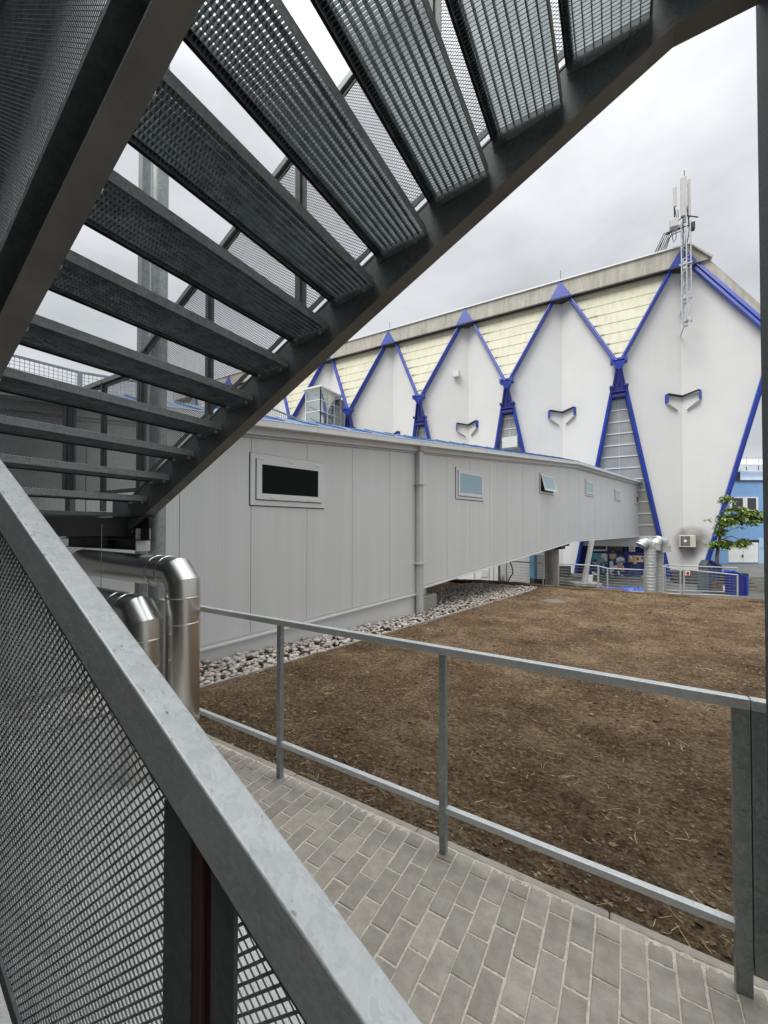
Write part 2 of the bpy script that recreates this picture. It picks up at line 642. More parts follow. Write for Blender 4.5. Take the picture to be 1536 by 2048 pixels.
# soil
m, nt, b = mat_new('bare_soil')
N = nt.nodes.new
L = nt.links.new
tc = N('ShaderNodeTexCoord')
n = N('ShaderNodeTexNoise')
n.inputs['Scale'].default_value = 1.1
n.inputs['Detail'].default_value = 12
n.inputs['Roughness'].default_value = 0.72
L(tc.outputs['Object'], n.inputs['Vector'])
r = N('ShaderNodeValToRGB')
r.color_ramp.elements[0].position = 0.40
r.color_ramp.elements[0].color = (0.026, 0.014, 0.006, 1)
r.color_ramp.elements[1].position = 0.61
r.color_ramp.elements[1].color = (0.31, 0.225, 0.14, 1)
e = r.color_ramp.elements.new(0.5)
e.color = (0.135, 0.085, 0.044, 1)
nf = N('ShaderNodeTexNoise')
nf.inputs['Scale'].default_value = 34
nf.inputs['Detail'].default_value = 9
nf.inputs['Roughness'].default_value = 0.78
mpn = N('ShaderNodeMapping')
mpn.inputs['Rotation'].default_value = (0, 0, -math.atan2(RDX[1], RDX[0]) - 0.25)
mpn.inputs['Scale'].default_value = (0.72, 1.12, 1)
L(tc.outputs['Object'], mpn.inputs['Vector'])
L(mpn.outputs[0], nf.inputs['Vector'])
mxf = N('ShaderNodeMix')
mxf.inputs[0].default_value = 0.60
L(n.outputs['Fac'], mxf.inputs[2])
L(nf.outputs['Fac'], mxf.inputs[3])
L(mxf.outputs[0], r.inputs['Fac'])
v2 = N('ShaderNodeTexVoronoi')
v2.inputs['Scale'].default_value = 55
v2.inputs['Randomness'].default_value = 1
L(tc.outputs['Object'], v2.inputs['Vector'])
bw = N('ShaderNodeRGBToBW')
L(v2.outputs['Color'], bw.inputs[0])
gt = N('ShaderNodeMapRange')
gt.inputs['From Min'].default_value = 0.80
gt.inputs['From Max'].default_value = 0.95
L(bw.outputs[0], gt.inputs['Value'])
mm = N('ShaderNodeMix')
mm.data_type = 'RGBA'
mf = N('ShaderNodeMath')
mf.operation = 'MULTIPLY'
mf.inputs[1].default_value = 0.6
L(gt.outputs[0], mf.inputs[0])
L(mf.outputs[0], mm.inputs[0])
L(r.outputs[0], mm.inputs[6])
mm.inputs[7].default_value = (0.36, 0.29, 0.2, 1)
L(mm.outputs[2], b.inputs['Base Color'])
b.inputs['Roughness'].default_value = 0.92
b.inputs['Specular IOR Level'].default_value = 0.25
n2 = N('ShaderNodeTexNoise')
n2.inputs['Scale'].default_value = 38
n2.inputs['Detail'].default_value = 8
n2.inputs['Roughness'].default_value = 0.75
L(tc.outputs['Object'], n2.inputs['Vector'])
bp = N('ShaderNodeBump')
bp.inputs['Strength'].default_value = 1.0
bp.inputs['Distance'].default_value = 0.05
L(n2.outputs['Fac'], bp.inputs['Height'])
L(bp.outputs[0], b.inputs['Normal'])
M['soil'] = m

# ------------------------------------------------------------------ ground
# railing line on the ground
RB = [on_z(561, 1553), on_z(887, 1705), on_z(1487, 1980)]
RD = (RB[2] - RB[0]).normalized()          # railing direction, to the right
RN = Vector((-RD.y, RD.x, 0))              # away from the camera, over the soil
RO = RB[1]


def rl(u, v, z=0.0):
    """railing frame: u along the railing, v away from the camera"""
    return RO + RD * u + RN * v + UP * z


def to_rl(p):
    d = Vector(p) - RO
    return d.dot(RD), d.dot(RN)


LOW = -0.92
CREST = 13.7 - RO.y
mb = MB()
mb.add([(-900, -900, LOW - 0.03), (900, -900, LOW - 0.03), (900, 900, LOW - 0.03), (-900, 900, LOW - 0.03)], [(0, 1, 2, 3)])
g = mb.build('ground', M['lot'])
tag(g, kind='structure')
mb = MB()
mb.add([(-60, CREST + 3.0, LOW), (60, CREST + 3.0, LOW), (60, CREST + 14, LOW), (-60, CREST + 14, LOW)], [(0, 1, 2, 3)])
tag(mb.build('road', M['asphalt']), kind='structure')

# gravel border line (from photo) at z=0
GB0 = on_z(394, 1378)
GB1 = on_z(1085, 1175)
GBD = (GB1 - GB0).normalized()


def gborder(v):
    """u of the gravel border at railing-frame v"""
    a = to_rl(GB0)
    c = to_rl(GB1)
    return a[0] + (c[0] - a[0]) * (v - a[1]) / (c[1] - a[1])


KW = 0.055      # kerb strip width
KV = 0.045      # kerb inner line in v (posts stand just inside)
# soil sheet
vv = [KV + KW]
while vv[-1] < CREST + 2.6:
    vv.append(vv[-1] + 0.017 + 0.0065 * max(0, vv[-1]))
umax = 11.0
nu = 640


def soil_z(u, v):
    p = Vector((u, v, 0))
    z = 0.030 * mnoise.noise(p * 1.1) + 0.018 * mnoise.noise(p * 3.3 + Vector((5, 2, 0)))
    t = mnoise.noise(Vector((u * 1.6 + v * 0.5, v * 7.0, 3.0)))
    z += 0.022 * t
    c = mnoise.noise(p * 11.0)
    z += 0.010 * max(0, c) + 0.008 * mnoise.noise(p * 27.0) + 0.008 * abs(mnoise.noise(p * 17.0 + Vector((4, 4, 1))))
    c2 = mnoise.noise(p * 6.0 + Vector((9, 9, 0)))
    z += 0.026 * max(0, c2 - 0.15)
    z -= 0.022 * max(0, mnoise.noise(Vector((u * 5 + v * 2, v * 15, 8.0))) - 0.12)
    edge = min(1.0, (v - KV - KW) / 0.25)
    z = z - 0.045 * (1 - edge) - 0.004
    if v > CREST:
        z += -(v - CREST) / 2.4 * (abs(LOW) + 0.1)
    elif v > CREST - 2.5:
        z += 0.03 * math.sin((v - CREST + 2.5) / 2.5 * math.pi)
    return z


vs_ = []
fs_ = []
gb_end = to_rl(GB1)[1]
for j, v in enumerate(vv):
    ul = gborder(v) + 0.02
    if v > gb_end:      # beyond the gravel the soil runs on under the bridge
        ul = gborder(gb_end) - min(7.0, (v - gb_end) * 60)
    for i in range(nu + 1):
        s = i / nu
        u = ul + (umax - ul) * (s ** 1.15)
        p = rl(u, v, soil_z(u, v))
        vs_.append(tuple(p))
for j in range(len(vv) - 1):
    for i in range(nu):
        a = j * (nu + 1) + i
        fs_.append((a, a + 1, a + nu + 2, a + nu + 1))
mb = MB()
mb.add(vs_, fs_)
tag(mb.build('soil', M['soil'], smooth=False), kind='structure')
# level base under gravel, corridor and far left
mb = MB()
pts = [rl(-14, -6, -0.06), rl(gborder(-2), -6, -0.06), rl(gborder(0) + 0.3, 0.05, -0.06), rl(gborder(gb_end) + 0.3, gb_end + .1, -0.06), rl(gborder(gb_end) - 12, gb_end + .1, -0.06)]
mb.prism([p - UP * 0.9 for p in pts], UP * 0.9)
tag(mb.build('terrain', M['soil']), kind='structure')

# paving: real blocks
BW, BL, J = 0.0975, 0.195, 0.0048
mb = MB()
P0 = -5.2
ncol = 92
for c in range(ncol):
    u0 = P0 + c * BW
    off = 0.5 * BL if c % 2 else 0.0
    r_ = 0
    v1 = KV
    first = True
    while v1 > -3.4:
        ln = (BL * 0.5 if (c % 2 and first) else BL)
        v0 = v1 - ln
        dz = max(-0.0006, rng.normal(0, 0.0015))
        a = rng.normal(0, 0.0008, 4)
        j1 = J / 2 + abs(rng.normal(0, 0.0008))
        ch = 0.004
        x0, x1, y0, y1 = u0 + j1, u0 + BW - j1, v0 + j1, v1 - j1
        jx = rng.normal(0, 0.0013, 4)
        zb, zt = -0.03, dz
        q = [(x0 + jx[0], y0, 0), (x1 + jx[1], y0, 0), (x1 + jx[2], y1, 0), (x0 + jx[3], y1, 0)]
        lo = [rl(x, y, zb) for x, y, _ in q]
        md = [rl(x, y, zt - ch) for x, y, _ in q]
        cx, cy = (x0 + x1) / 2, (y0 + y1) / 2
        tp = [rl(cx + (x - cx) * (1 - 2 * ch / (x1 - x0)), cy + (y - cy) * (1 - 2 * ch / (y1 - y0)), zt + a[k]) for k, (x, y, _) in enumerate(q)]
        F = []
        for k in range(4):
            k2 = (k + 1) % 4
            F.append((k, k2, 4 + k2, 4 + k))
            F.append((4 + k, 4 + k2, 8 + k2, 8 + k))
        F.append((8, 9, 10, 11))
        mb.add(lo + md + tp, F)
        v1 = v0
        first = False
tag(mb.build('pavement', M['paver']), kind='structure')
# joint sand: a bumpy sheet just under the block tops, spilling over here and there
mb = MB()
vs_, fs_ = [], []
nu2, nv2 = 900, 150
u_a, u_b, v_a, v_b = -2.9, 2.2, -1.25, KV + 0.004
for j in range(nv2 + 1):
    v = v_a + (v_b - v_a) * j / nv2
    for i in range(nu2 + 1):
        u = u_a + (u_b - u_a) * i / nu2
        p = Vector((u, v, 0))
        z = -0.0032 + 0.0024 * mnoise.noise(p * 90)
        spill = mnoise.noise(Vector((u * 2.3, 7.7, 1))) * 0.5 + 0.5
        edge = max(0, 1 - (v_b - v) / (0.02 + 0.11 * spill ** 3))
        z += 0.0062 * edge * (0.75 + 1.0 * mnoise.noise(p * 34))
        big = mnoise.noise(p * 1.7 + Vector((3, 3, 3)))
        z += 0.0003 * max(0, big)
        vs_.append(tuple(rl(u, v, z)))
for j in range(nv2):
    for i in range(nu2):
        a = j * (nu2 + 1) + i
        fs_.append((a, a + 1, a + nu2 + 2, a + nu2 + 1))
mb.add(vs_, fs_)
tag(mb.build('joint_sand', M['sand'], smooth=True), kind='structure')
mb = MB()
mb.prism([rl(P0, -3.4, -0.01), rl(P0 + ncol * BW, -3.4, -0.01), rl(P0 + ncol * BW, KV, -0.01), rl(P0, KV, -0.01)], -UP * 0.95)
tag(mb.build('paving_bed', M['sand']), kind='structure')
mb = MB()
u = -5.2
while u < 3.7:
    mb.boxv(rl(u + 0.002, KV + 0.003, -0.2), RD * (0.996 if u < 3 else .9), RN * (KW - 0.006), UP * (0.2 + rng.normal(0.001, 0.001)))
    u += 1.0
tag(mb.build('kerb', M['kerb'], bev=0.008, seg=2), kind='structure')

# gravel: individual pebbles in one heap
ico_v = []
t = (1 + 5 ** 0.5) / 2
import bmesh
bm = bmesh.new()
bmesh.ops.create_icosphere(bm, subdivisions=2, radius=1)
ICO_V = np.array([v.co[:] for v in bm.verts])
ICO_F = np.array([[v.index for v in f.verts] for f in bm.faces])
bm.free()
bm = bmesh.new()
bmesh.ops.create_icosphere(bm, subdivisions=1, radius=1)
ICO1_V = np.array([v.co[:] for v in bm.verts])
ICO1_F = np.array([[v.index for v in f.verts] for f in bm.faces])
bm.free()


def wallpt(t, z=0.0, off=0.0):
    p = CP + CE * t + CN * off
    return Vector((p.x, p.y, z))


def mesh_np(name, V, F, mat, parent=None, smooth=False):
    me = bpy.data.meshes.new(name)
    nf = len(F)
    k = F.shape[1]
    me.vertices.add(len(V))
    org = np.array(parent.location) if parent is not None else np.zeros(3)
    me.vertices.foreach_set('co', (V - org).astype(np.float32).ravel())
    me.loops.add(nf * k)
    me.loops.foreach_set('vertex_index', F.astype(np.int32).ravel())
    me.polygons.add(nf)
    me.polygons.foreach_set('loop_start', np.arange(0, nf * k, k, dtype=np.int32))
    me.polygons.foreach_set('use_smooth', np.full(nf, smooth))
    me.materials.append(mat)
    me.update(calc_edges=True)
    me.validate()
    o = bpy.data.objects.new(name, me)
    col.objects.link(o)
    if parent is not None:
        o.parent = parent
    return o


def rot_rand(n):
    q = rng.normal(size=(n, 4))
    q /= np.linalg.norm(q, axis=1)[:, None]
    w_, x, y, z = q.T
    return np.stack([np.stack([1 - 2 * (y * y + z * z), 2 * (x * y - z * w_), 2 * (x * z + y * w_)], -1),
                     np.stack([2 * (x * y + z * w_), 1 - 2 * (x * x + z * z), 2 * (y * z - x * w_)], -1),
                     np.stack([2 * (x * z - y * w_), 2 * (y * z + x * w_), 1 - 2 * (x * x + y * y)], -1)], 1)


VV, FF = [], []
base = 0
GT1 = 5.6
for k in range(8200):
    v = rng.uniform(-1.2, gb_end)
    ub = gborder(v)
    # wall u at this v
    d = (rl(0, v) - CP)
    # intersection of v-line with the wall line
    den = CE.dot(RN)
    tt = (v - to_rl(CP)[1]) / den
    uw = to_rl(wallpt(tt))[0]
    lo = uw if tt < 0.1 else uw - min(1.8, 0.35 + tt * 1.2)
    u = rng.uniform(lo, ub)
    if rng.random() > (ub - lo) / 2.6:
        continue
    s = rng.uniform(0.018, 0.042)
    p = rl(u, v, -0.045 + rng.uniform(0, 0.05) + 0.012 * (1 if ub - u > .15 else 0))
    near = v < 5.0
    bv, bf = (ICO_V, ICO_F) if near else (ICO1_V, ICO1_F)
    f3 = rng.normal(size=(3, 3)) * 0.9
    ph = rng.uniform(0, 6, 3)
    bump = 1 + 0.10 * (np.sin(bv @ f3[0] * 1.6 + ph[0]) + np.sin(bv @ f3[1] * 1.6 + ph[1]))
    q = bv * bump[:, None] * s * np.array([1.25, rng.uniform(.7, 1.0), rng.uniform(0.5, 0.72)])
    a = rng.uniform(0, 2 * math.pi)
    ti = rng.normal(0, 0.35)
    ca, sa, ct, st = math.cos(a), math.sin(a), math.cos(ti), math.sin(ti)
    q = q @ np.array([[1, 0, 0], [0, ct, -st], [0, st, ct]]).T
    q = q @ np.array([[ca, -sa, 0], [sa, ca, 0], [0, 0, 1]]).T
    VV.append(q + np.array(p))
    FF.append(bf + base)
    base += len(bv)
g = mesh_np('gravel', np.concatenate(VV), np.concatenate(FF), M['stone'], smooth=True)
tag(g, 'bed of pale rounded pebbles along the foot of the grey corridor', 'gravel', kind='stuff')
# thin edging between gravel and soil
mb = MB()
mb.bar(GB0 - GBD * 1.5 + UP * -0.02, GB1 + UP * -0.02, 0.03, 0.07)
tag(mb.build('edging_strip', M['kerb']), kind='structure')

# soil litter: straw and clods
VV = MB()
for k in range(1500):
    v = 0.15 + (CREST - 0.5) * rng.random() ** 1.6
    u = gborder(v) + 0.2 + rng.random() * (7.5 + v * 0.2 - gborder(v))
    a = rng.normal(0.2, 0.9)
    ln = rng.uniform(0.02, 0.11)
    z = soil_z(u, v) + 0.006
    bend = rng.normal(0, 0.09)
    pts = []
    for s in range(4):
        t_ = s / 3 - 0.5
        aa = a + bend * t_ * 2
        pts.append(rl(u + ln * t_ * math.cos(aa), v + ln * t_ * math.sin(aa), z + 0.012 * rng.random() * (1 if s in (0, 3) else .3)))
    VV.tube(pts, 0.0011, 4, True)
for cx, cy in [(1240, 1640), (1360, 1500), (1130, 1560), (570, 1590), (960, 1520), (1420, 1340), (1290, 1420), (1475, 1365), (520, 1345), (650, 1380), (1370, 1850), (530, 1515), (700, 1300), (1100, 1380)]:
    c = on_z(cx, cy if cy > 1300 else 1310)
    uu, vv0 = to_rl(c)
    for k in range(4):
        u = uu + rng.normal(0, 0.07)
        v = max(0.13, vv0 + rng.normal(0, 0.05))
        a = rng.uniform(0, 3.14)
        ln = rng.uniform(0.04, 0.12)
        z = soil_z(u, v) + 0.01
        b2_ = a + rng.normal(0, .25)
        VV.tube([rl(u - ln / 2 * math.cos(a), v - ln / 2 * math.sin(a), z), rl(u, v, z + 0.006), rl(u + ln / 2 * math.cos(b2_), v + ln / 2 * math.sin(b2_), z + rng.random() * .01)], 0.0012, 4)
tag(VV.build('straw', M['straw']), 'scattered pieces of dry straw lying on the bare soil', 'straw', kind='stuff')
VV, FF, base = [], [], 0
for k in range(17000):
    v = KV + KW + 0.02 + (CREST - 0.6) * rng.random() ** 2.0
    u = gborder(v) + 0.05 + rng.random() * (7.0 + v * 0.3 - gborder(v))
    s = rng.uniform(0.003, 0.011) * (1 + 0.07 * v) * (2.0 if rng.random() < .05 else 1)
    q = ICO1_V * (1 + rng.uniform(-.28, .28, (len(ICO1_V), 1))) * s * np.array([1.2, 1, .75])
    VV.append(q + np.array(rl(u, v, soil_z(u, v) + s * 0.2)))
    FF.append(ICO1_F + base)
    base += len(ICO1_V)
o = mesh_np('soil_clods', np.concatenate(VV), np.concatenate(FF), M['clod'])
tag(o, 'small crumbs and clods of earth strewn over the brown soil', 'soil', kind='stuff')
# flat manhole cover
c = on_z(1108, 1202, 0.0)
c.z = soil_z(*to_rl(c)) - 0.012
mb = MB()
mb.tube([c - UP * 0.06, c + UP * 0.02], 0.29, 28)
mb.tube([c + UP * 0.02, c + UP * 0.03], 0.25, 28)
tag(mb.build('manhole_cover', simple('rusty_grey_cover', (.17, .14, .12), .7, .2, .2, 6)), 'round grey cover lying flat in the soil near the end of the gravel', 'manhole cover')

# ------------------------------------------------------------------ expanded metal
def clip_inside(pts, poly):
    x, y = pts[:, 0], pts[:, 1]
    ins = np.zeros(len(pts), bool)
    n = len(poly)
    j = n - 1
    for i in range(n):
        xi, yi = poly[i]
        xj, yj = poly[j]
        c = ((yi > y) != (yj > y)) & (x < (xj - xi) * (y - yi) / (yj - yi + 1e-12) + xi)
        ins ^= c
        j = i
    return ins


def expanded(poly, cw=0.021, ch=0.015, sw=0.0032, dp=0.0022, twist=0.7):
    """expanded metal inside a 2-D polygon -> verts (a, b, n), quads"""
    P = np.array(poly)
    x0, y0 = P.min(0)
    x1, y1 = P.max(0)
    ni = int((x1 - x0) / cw) + 2
    nj = int((y1 - y0) / ch) + 2
    I, Jn = np.meshgrid(np.arange(ni), np.arange(nj), indexing='ij')
    A = np.stack([x0 + I.ravel() * cw, y0 + Jn.ravel() * ch], 1)
    B = A + np.array([cw / 2, ch / 2])
    seg = []
    for s in ((cw / 2, ch / 2), (-cw / 2, ch / 2), (cw / 2, -ch / 2), (-cw / 2, -ch / 2)):
        seg.append(np.concatenate([A, A + np.array(s)], 1))
    S = np.concatenate(seg)
    mid = (S[:, :2] + S[:, 2:]) / 2
    S = S[clip_inside(mid, poly)]
    p, q = S[:, :2], S[:, 2:]
    d = q - p
    ln = np.linalg.norm(d, axis=1)[:, None]
    d = d / ln
    p = p - d * ln * 0.08
    q = q + d * ln * 0.08
    nrm = np.stack([-d[:, 1], d[:, 0]], 1)
    nrm *= np.sign(nrm[:, 1])[:, None]
    # the strand is a flat strip, turned out of the sheet
    ct, st = math.cos(twist), math.sin(twist)
    w2, d2 = sw / 2, dp / 2
    out_ = []
    for e in (p, q):
        for (a, b_) in ((-w2, -d2), (w2, -d2), (w2, d2), (-w2, d2)):
            inpl = a * ct - b_ * st
            off = a * st + b_ * ct
            out_.append(np.concatenate([e + nrm * inpl, np.full((len(e), 1), off)], 1))
    V = np.stack(out_, 1).reshape(-1, 3)
    n = len(p)
    base = (np.arange(n) * 8)[:, None]
    quads = []
    for k in range(4):
        k2 = (k + 1) % 4
        quads.append(base + np.array([[k, k2, 4 + k2, 4 + k]]))
    F = np.stack(quads, 1).reshape(-1, 4)
    return V, F


def expanded_obj(name, poly, to3, nvec, mat, root, part=None, **k):
    """poly in (a,b); to3(a,b)->3D of sheet; nvec normal"""
    V, F = expanded(poly, **k)
    o0 = np.array(to3(0, 0))
    ax = np.array(to3(1, 0)) - o0
    bx = np.array(to3(0, 1)) - o0
    W = o0 + V[:, :1] * ax + V[:, 1:2] * bx + V[:, 2:3] * np.array(nvec)
    o = mesh_np(name, W, F, mat, root)
    if part is not None:
        o.parent = part
    return o


# ------------------------------------------------------------------ staircase
ST = empty('staircase', (-1.6, 0.9, 0), 'galvanised steel staircase with grating treads rising overhead and mesh guards', 'staircase')
YL, YR = 0.62, 1.82
YG = 0.36
# bottom edge line of the right stringer from the photo
pa = on_y(262, 1053, YR)
pb = on_y(1350, 44, YR)
SL = (pb.z - pa.z) / (pb.x - pa.x)
ZB = lambda x: pa.z + SL * (x - pa.x)
GO = 0.317
RISE = SL * GO
DEP = 0.26       # stringer depth measured vertically
XL0, XK = pa.x - 0.02, pb.x      # foot and knee of the flight
LZ = ZB(XL0) + 0.13              # landing floor
LX = -4.95
TOPX = 1.7


def stringer(y, side):
    """channel: web at y, flanges outward (side = +1 away / -1 towards camera)"""
    mb = MB()
    fl = 0.085
    th = 0.009
    x0, x1 = XL0, XK
    n = Vector((0, side, 0))
    web = [(x0, y, ZB(x0)), (x1, y, ZB(x1)), (TOPX, y, ZB(x1)), (TOPX, y, ZB(x1) + DEP * .9), (x1 - 0.05, y, ZB(x1 - 0.05) + DEP), (x0 - 0.02, y, ZB(x0) + DEP), (x0 - 0.3, y, ZB(x0) + DEP), (x0 - 0.3, y, ZB(x0) + 0.02)]
    mb.prism(web, n * th)
    for (a, b_) in (((x0, ZB(x0)), (x1, ZB(x1))), ((x1, ZB(x1)), (TOPX, ZB(x1)))):
        mb.boxv((a[0], y, a[1] - th), (b_[0] - a[0], 0, b_[1] - a[1]), n * fl, (0, 0, th), 1)
        mb.boxv((a[0], y, a[1] + DEP - 2 * th), (b_[0] - a[0], 0, b_[1] - a[1]), n * fl, (0, 0, th), 0)
    return mb


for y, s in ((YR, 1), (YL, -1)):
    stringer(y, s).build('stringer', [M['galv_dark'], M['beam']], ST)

bt = MB()
k0 = -7
treads = []
xref = on_y(745, 555, YR - 0.02)
ZT0 = xref.z
XT0 = xref.x
for k in range(-7, 6):
    x1 = XT0 + GO * k
    zt = ZT0 + RISE * k
    x0 = x1 - 0.30
    y0, y1 = YL + 0.022, YR - 0.012
    mb = MB()
    h = 0.032
    # bearing bars along the tread
    nb = 9
    for i in range(nb + 1):
        xx = x0 + 0.004 + (x1 - x0 - 0.012) * i / nb
        mb.box(xx, xx + 0.003, y0 + 0.006, y1 - 0.006, zt - h, zt - 0.001)
    # cross bars
    yy = y0 + 0.015
    while yy < y1 - 0.01:
        mb.boxv((x0 + 0.002, yy, zt - 0.023), (x1 - x0 - 0.008, 0, 0), (0, 0.0024, 0), (0, 0.002, 0.020))
        yy += 0.0145
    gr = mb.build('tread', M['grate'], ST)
    # edge banding, nosing
    e = MB()
    e.box(x1 - 0.004, x1 + 0.001, y0, y1, zt - 0.042, zt + 0.002)
    sub(e, 'edge_strip', M['galv'], gr, ST, bev=0.001)
    e = MB()
    e.box(x0 - 0.004, x0 + 0.001, y0, y1, zt - 0.04, zt + 0.003)
    e.box(x0 - 0.004, x0 + 0.028, y0, y1, zt + 0.001, zt + 0.005)
    sub(e, 'nosing', M['black'], gr, ST)
    for ye, yb, sg in ((y0 - 0.004, y0 + 0.001, 1), (y1 - 0.001, y1 - 0.001, -1)):
        e = MB()
        e.prism([(x0, ye, zt), (x1, ye, zt), (x1, ye, zt - 0.045), (x0 + 0.10, ye, zt - 0.075), (x0, ye, zt - 0.075)], (0, 0.005, 0))
        for xb in (x0 + 0.05, x1 - 0.06):
            e.tube([(xb, yb, zt - 0.05), (xb, yb + sg * 0.014, zt - 0.05)], 0.011, 6, mi=1)
        sub(e, 'end_plate', [M['galv_dark'], M['bolt']], gr, ST)
    gr['group'] = 'grating treads of the upper flight'
    treads.append(gr)

sl = MB()  # added pale floor, outlined to show through the mesh and imitate brighter light
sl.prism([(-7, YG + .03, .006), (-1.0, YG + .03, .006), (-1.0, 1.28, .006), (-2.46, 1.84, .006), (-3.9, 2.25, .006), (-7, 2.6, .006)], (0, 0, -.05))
tag(sl.build('added_bright_floor', M['bright_floor']), kind='structure')
# landing
mb = MB()
zf = LZ
lx1 = XL0 - 0.05
for i in range(36):
    xx = LX + (lx1 - LX) * i / 35
    mb.box(xx, xx + 0.003, -0.75, YR, zf - 0.03, zf)
yy = -0.73
while yy < YR:
    mb.box(LX, lx1, yy, yy + 0.002, zf - 0.02, zf - 0.003)
    yy += 0.034
mb.build('landing_grating', M['grate'], ST)
mb = MB()
for y in (YR + 0.03, YL - 0.05, -0.75):
    mb.box(LX, lx1 + (0.30 if y > YL else 0.1), y - 0.004, y + 0.004, zf - 0.24, zf - 0.035)
    for zz in (zf - 0.24, zf - 0.043):
        mb.box(LX, lx1 + (0.30 if y > YL else 0.1), y - 0.05, y + 0.05, zz, zz + 0.008)
for x in (LX, lx1 + .02):
    mb.box(x - 0.006, x + 0.006, -0.75, YR, zf - 0.2, zf - 0.045)
mb.box(lx1 - 0.32, lx1 - 0.31, -0.7, YR, zf - 0.13, zf - 0.05)
mb.build('landing_beam', M['black'], ST)
# beam bolted below the foot of the flight, end plate and bolts (seen against the column)
bx1 = on_y(278, 1080, YR + 0.02).x
mb = MB()
zt_, zb_ = on_y(240, 1058, YR).z, on_y(240, 1099, YR).z
mb.box(LX, bx1, YR + 0.045, YR + 0.055, zb_, zt_)
mb.box(LX, bx1, YR, YR + 0.10, zt_ - 0.008, zt_)
mb.box(LX, bx1, YR, YR + 0.10, zb_, zb_ + 0.008)
mb.box(-4.05, -4.042, YR + 0.002, YR + 0.045, zb_, zt_)
mb.build('support_beam', M['black'], ST)
mb = MB()
mb.box(bx1, bx1 + 0.012, YR - 0.01, YR + 0.11, zb_ - 0.01, zt_ + 0.005)
mb.build('support_end_plate', M['galv_top'], ST, bev=0.002)
mb = MB()
for xx, zz in ((bx1 - 0.03, zb_ + .045), (bx1 - .03, zt_ - .045)):
    mb.tube([(xx, YR + 0.045, zz), (xx, YR + 0.02, zz)], 0.013, 6)
for xx in (bx1 - 0.12, bx1 - 0.2):
    mb.tube([(xx, YR + 0.03, zt_ - 0.035), (xx, YR + 0.03, zt_ + 0.03)], 0.012, 6)
mb.build('bolts', M['bolt'], ST)

# mesh guards -------------------------------------------------------
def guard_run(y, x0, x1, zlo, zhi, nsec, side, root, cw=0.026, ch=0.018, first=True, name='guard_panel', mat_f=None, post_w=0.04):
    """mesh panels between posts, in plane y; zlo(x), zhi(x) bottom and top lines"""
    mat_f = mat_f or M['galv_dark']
    for i in range(nsec):
        a = x0 + (x1 - x0) * i / nsec
        b_ = x0 + (x1 - x0) * (i + 1) / nsec
        fr = MB()
        g = 0.014
        fw_ = 0.032
        A, B = a + g, b_ - g
        # frame as four bars
        for p, q in (((A, zlo(A)), (B, zlo(B))), ((B, zlo(B)), (B, zhi(B) - 0.05)), ((B, zhi(B) - 0.05), (A, zhi(A) - 0.05)), ((A, zhi(A) - 0.05), (A, zlo(A)))):
            if abs(p[0] - q[0]) < 1e-6:
                s = 1 if p[0] == A else -1
                fr.boxv((p[0], y - 0.004, min(p[1], q[1])), (s * fw_, 0, 0), (0, 0.008, 0), (0, 0, abs(q[1] - p[1])))
                fr.boxv((p[0], y + 0.005, min(p[1], q[1])), (s * 0.005, 0, 0), (0, 0.02, 0), (0, 0, abs(q[1] - p[1])))
            else:
                dd = fw_ if p[0] < q[0] else -fw_
                fr.boxv((p[0], y - 0.005, p[1]), (q[0] - p[0], 0, q[1] - p[1]), (0, 0.008, 0), (0, 0, dd * 1.1))
        f = fr.build(name, mat_f, root)
        poly = [(A + .01, zlo(A + .01) + .01), (B - .01, zlo(B - .01) + .01), (B - .01, zhi(B - .01) - .06), (A + .01, zhi(A + .01) - .06)]
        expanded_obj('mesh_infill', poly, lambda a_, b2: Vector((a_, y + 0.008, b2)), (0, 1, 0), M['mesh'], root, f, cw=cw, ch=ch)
    pm = None
    for i in range(nsec + 1):
        a = x0 + (x1 - x0) * i / nsec
        mb = MB()
        mb.box(a - 0.008, a + 0.008, y - 0.02, y + 0.03, zlo(a) - 0.16, zhi(a) - 0.02)
        mb.build('guard_post', mat_f, root)
    mb = MB()
    mb.boxv((x0 - 0.02, y - 0.02, zhi(x0) - 0.05), (x1 - x0 + 0.04, 0, zhi(x1) - zhi(x0)), (0, 0.045, 0), (0, 0, 0.05))
    mb.build('handrail', M['galv'], root, bev=0.004)


TG = lambda x: on_y(275, 715, YR + .05).z + (on_y(700, 150, YR + .05).z - on_y(275, 715, YR + .05).z) / (on_y(700, 150, YR + .05).x - on_y(275, 715, YR + .05).x) * (x - on_y(275, 715, YR + .05).x)
BG = lambda x: ZB(x) + DEP + 0.09
guard_run(YR + 0.05, -3.56, 0.10, BG, TG, 4, 1, ST)
# landing guard, far side and end
LT = on_y(200, 762, YR + 0.05).z
LB = on_y(200, 990, YR + 0.05).z
guard_run(YR + 0.05, -4.90, -3.60, lambda x: LB, lambda x: LT, 2, 1, ST)


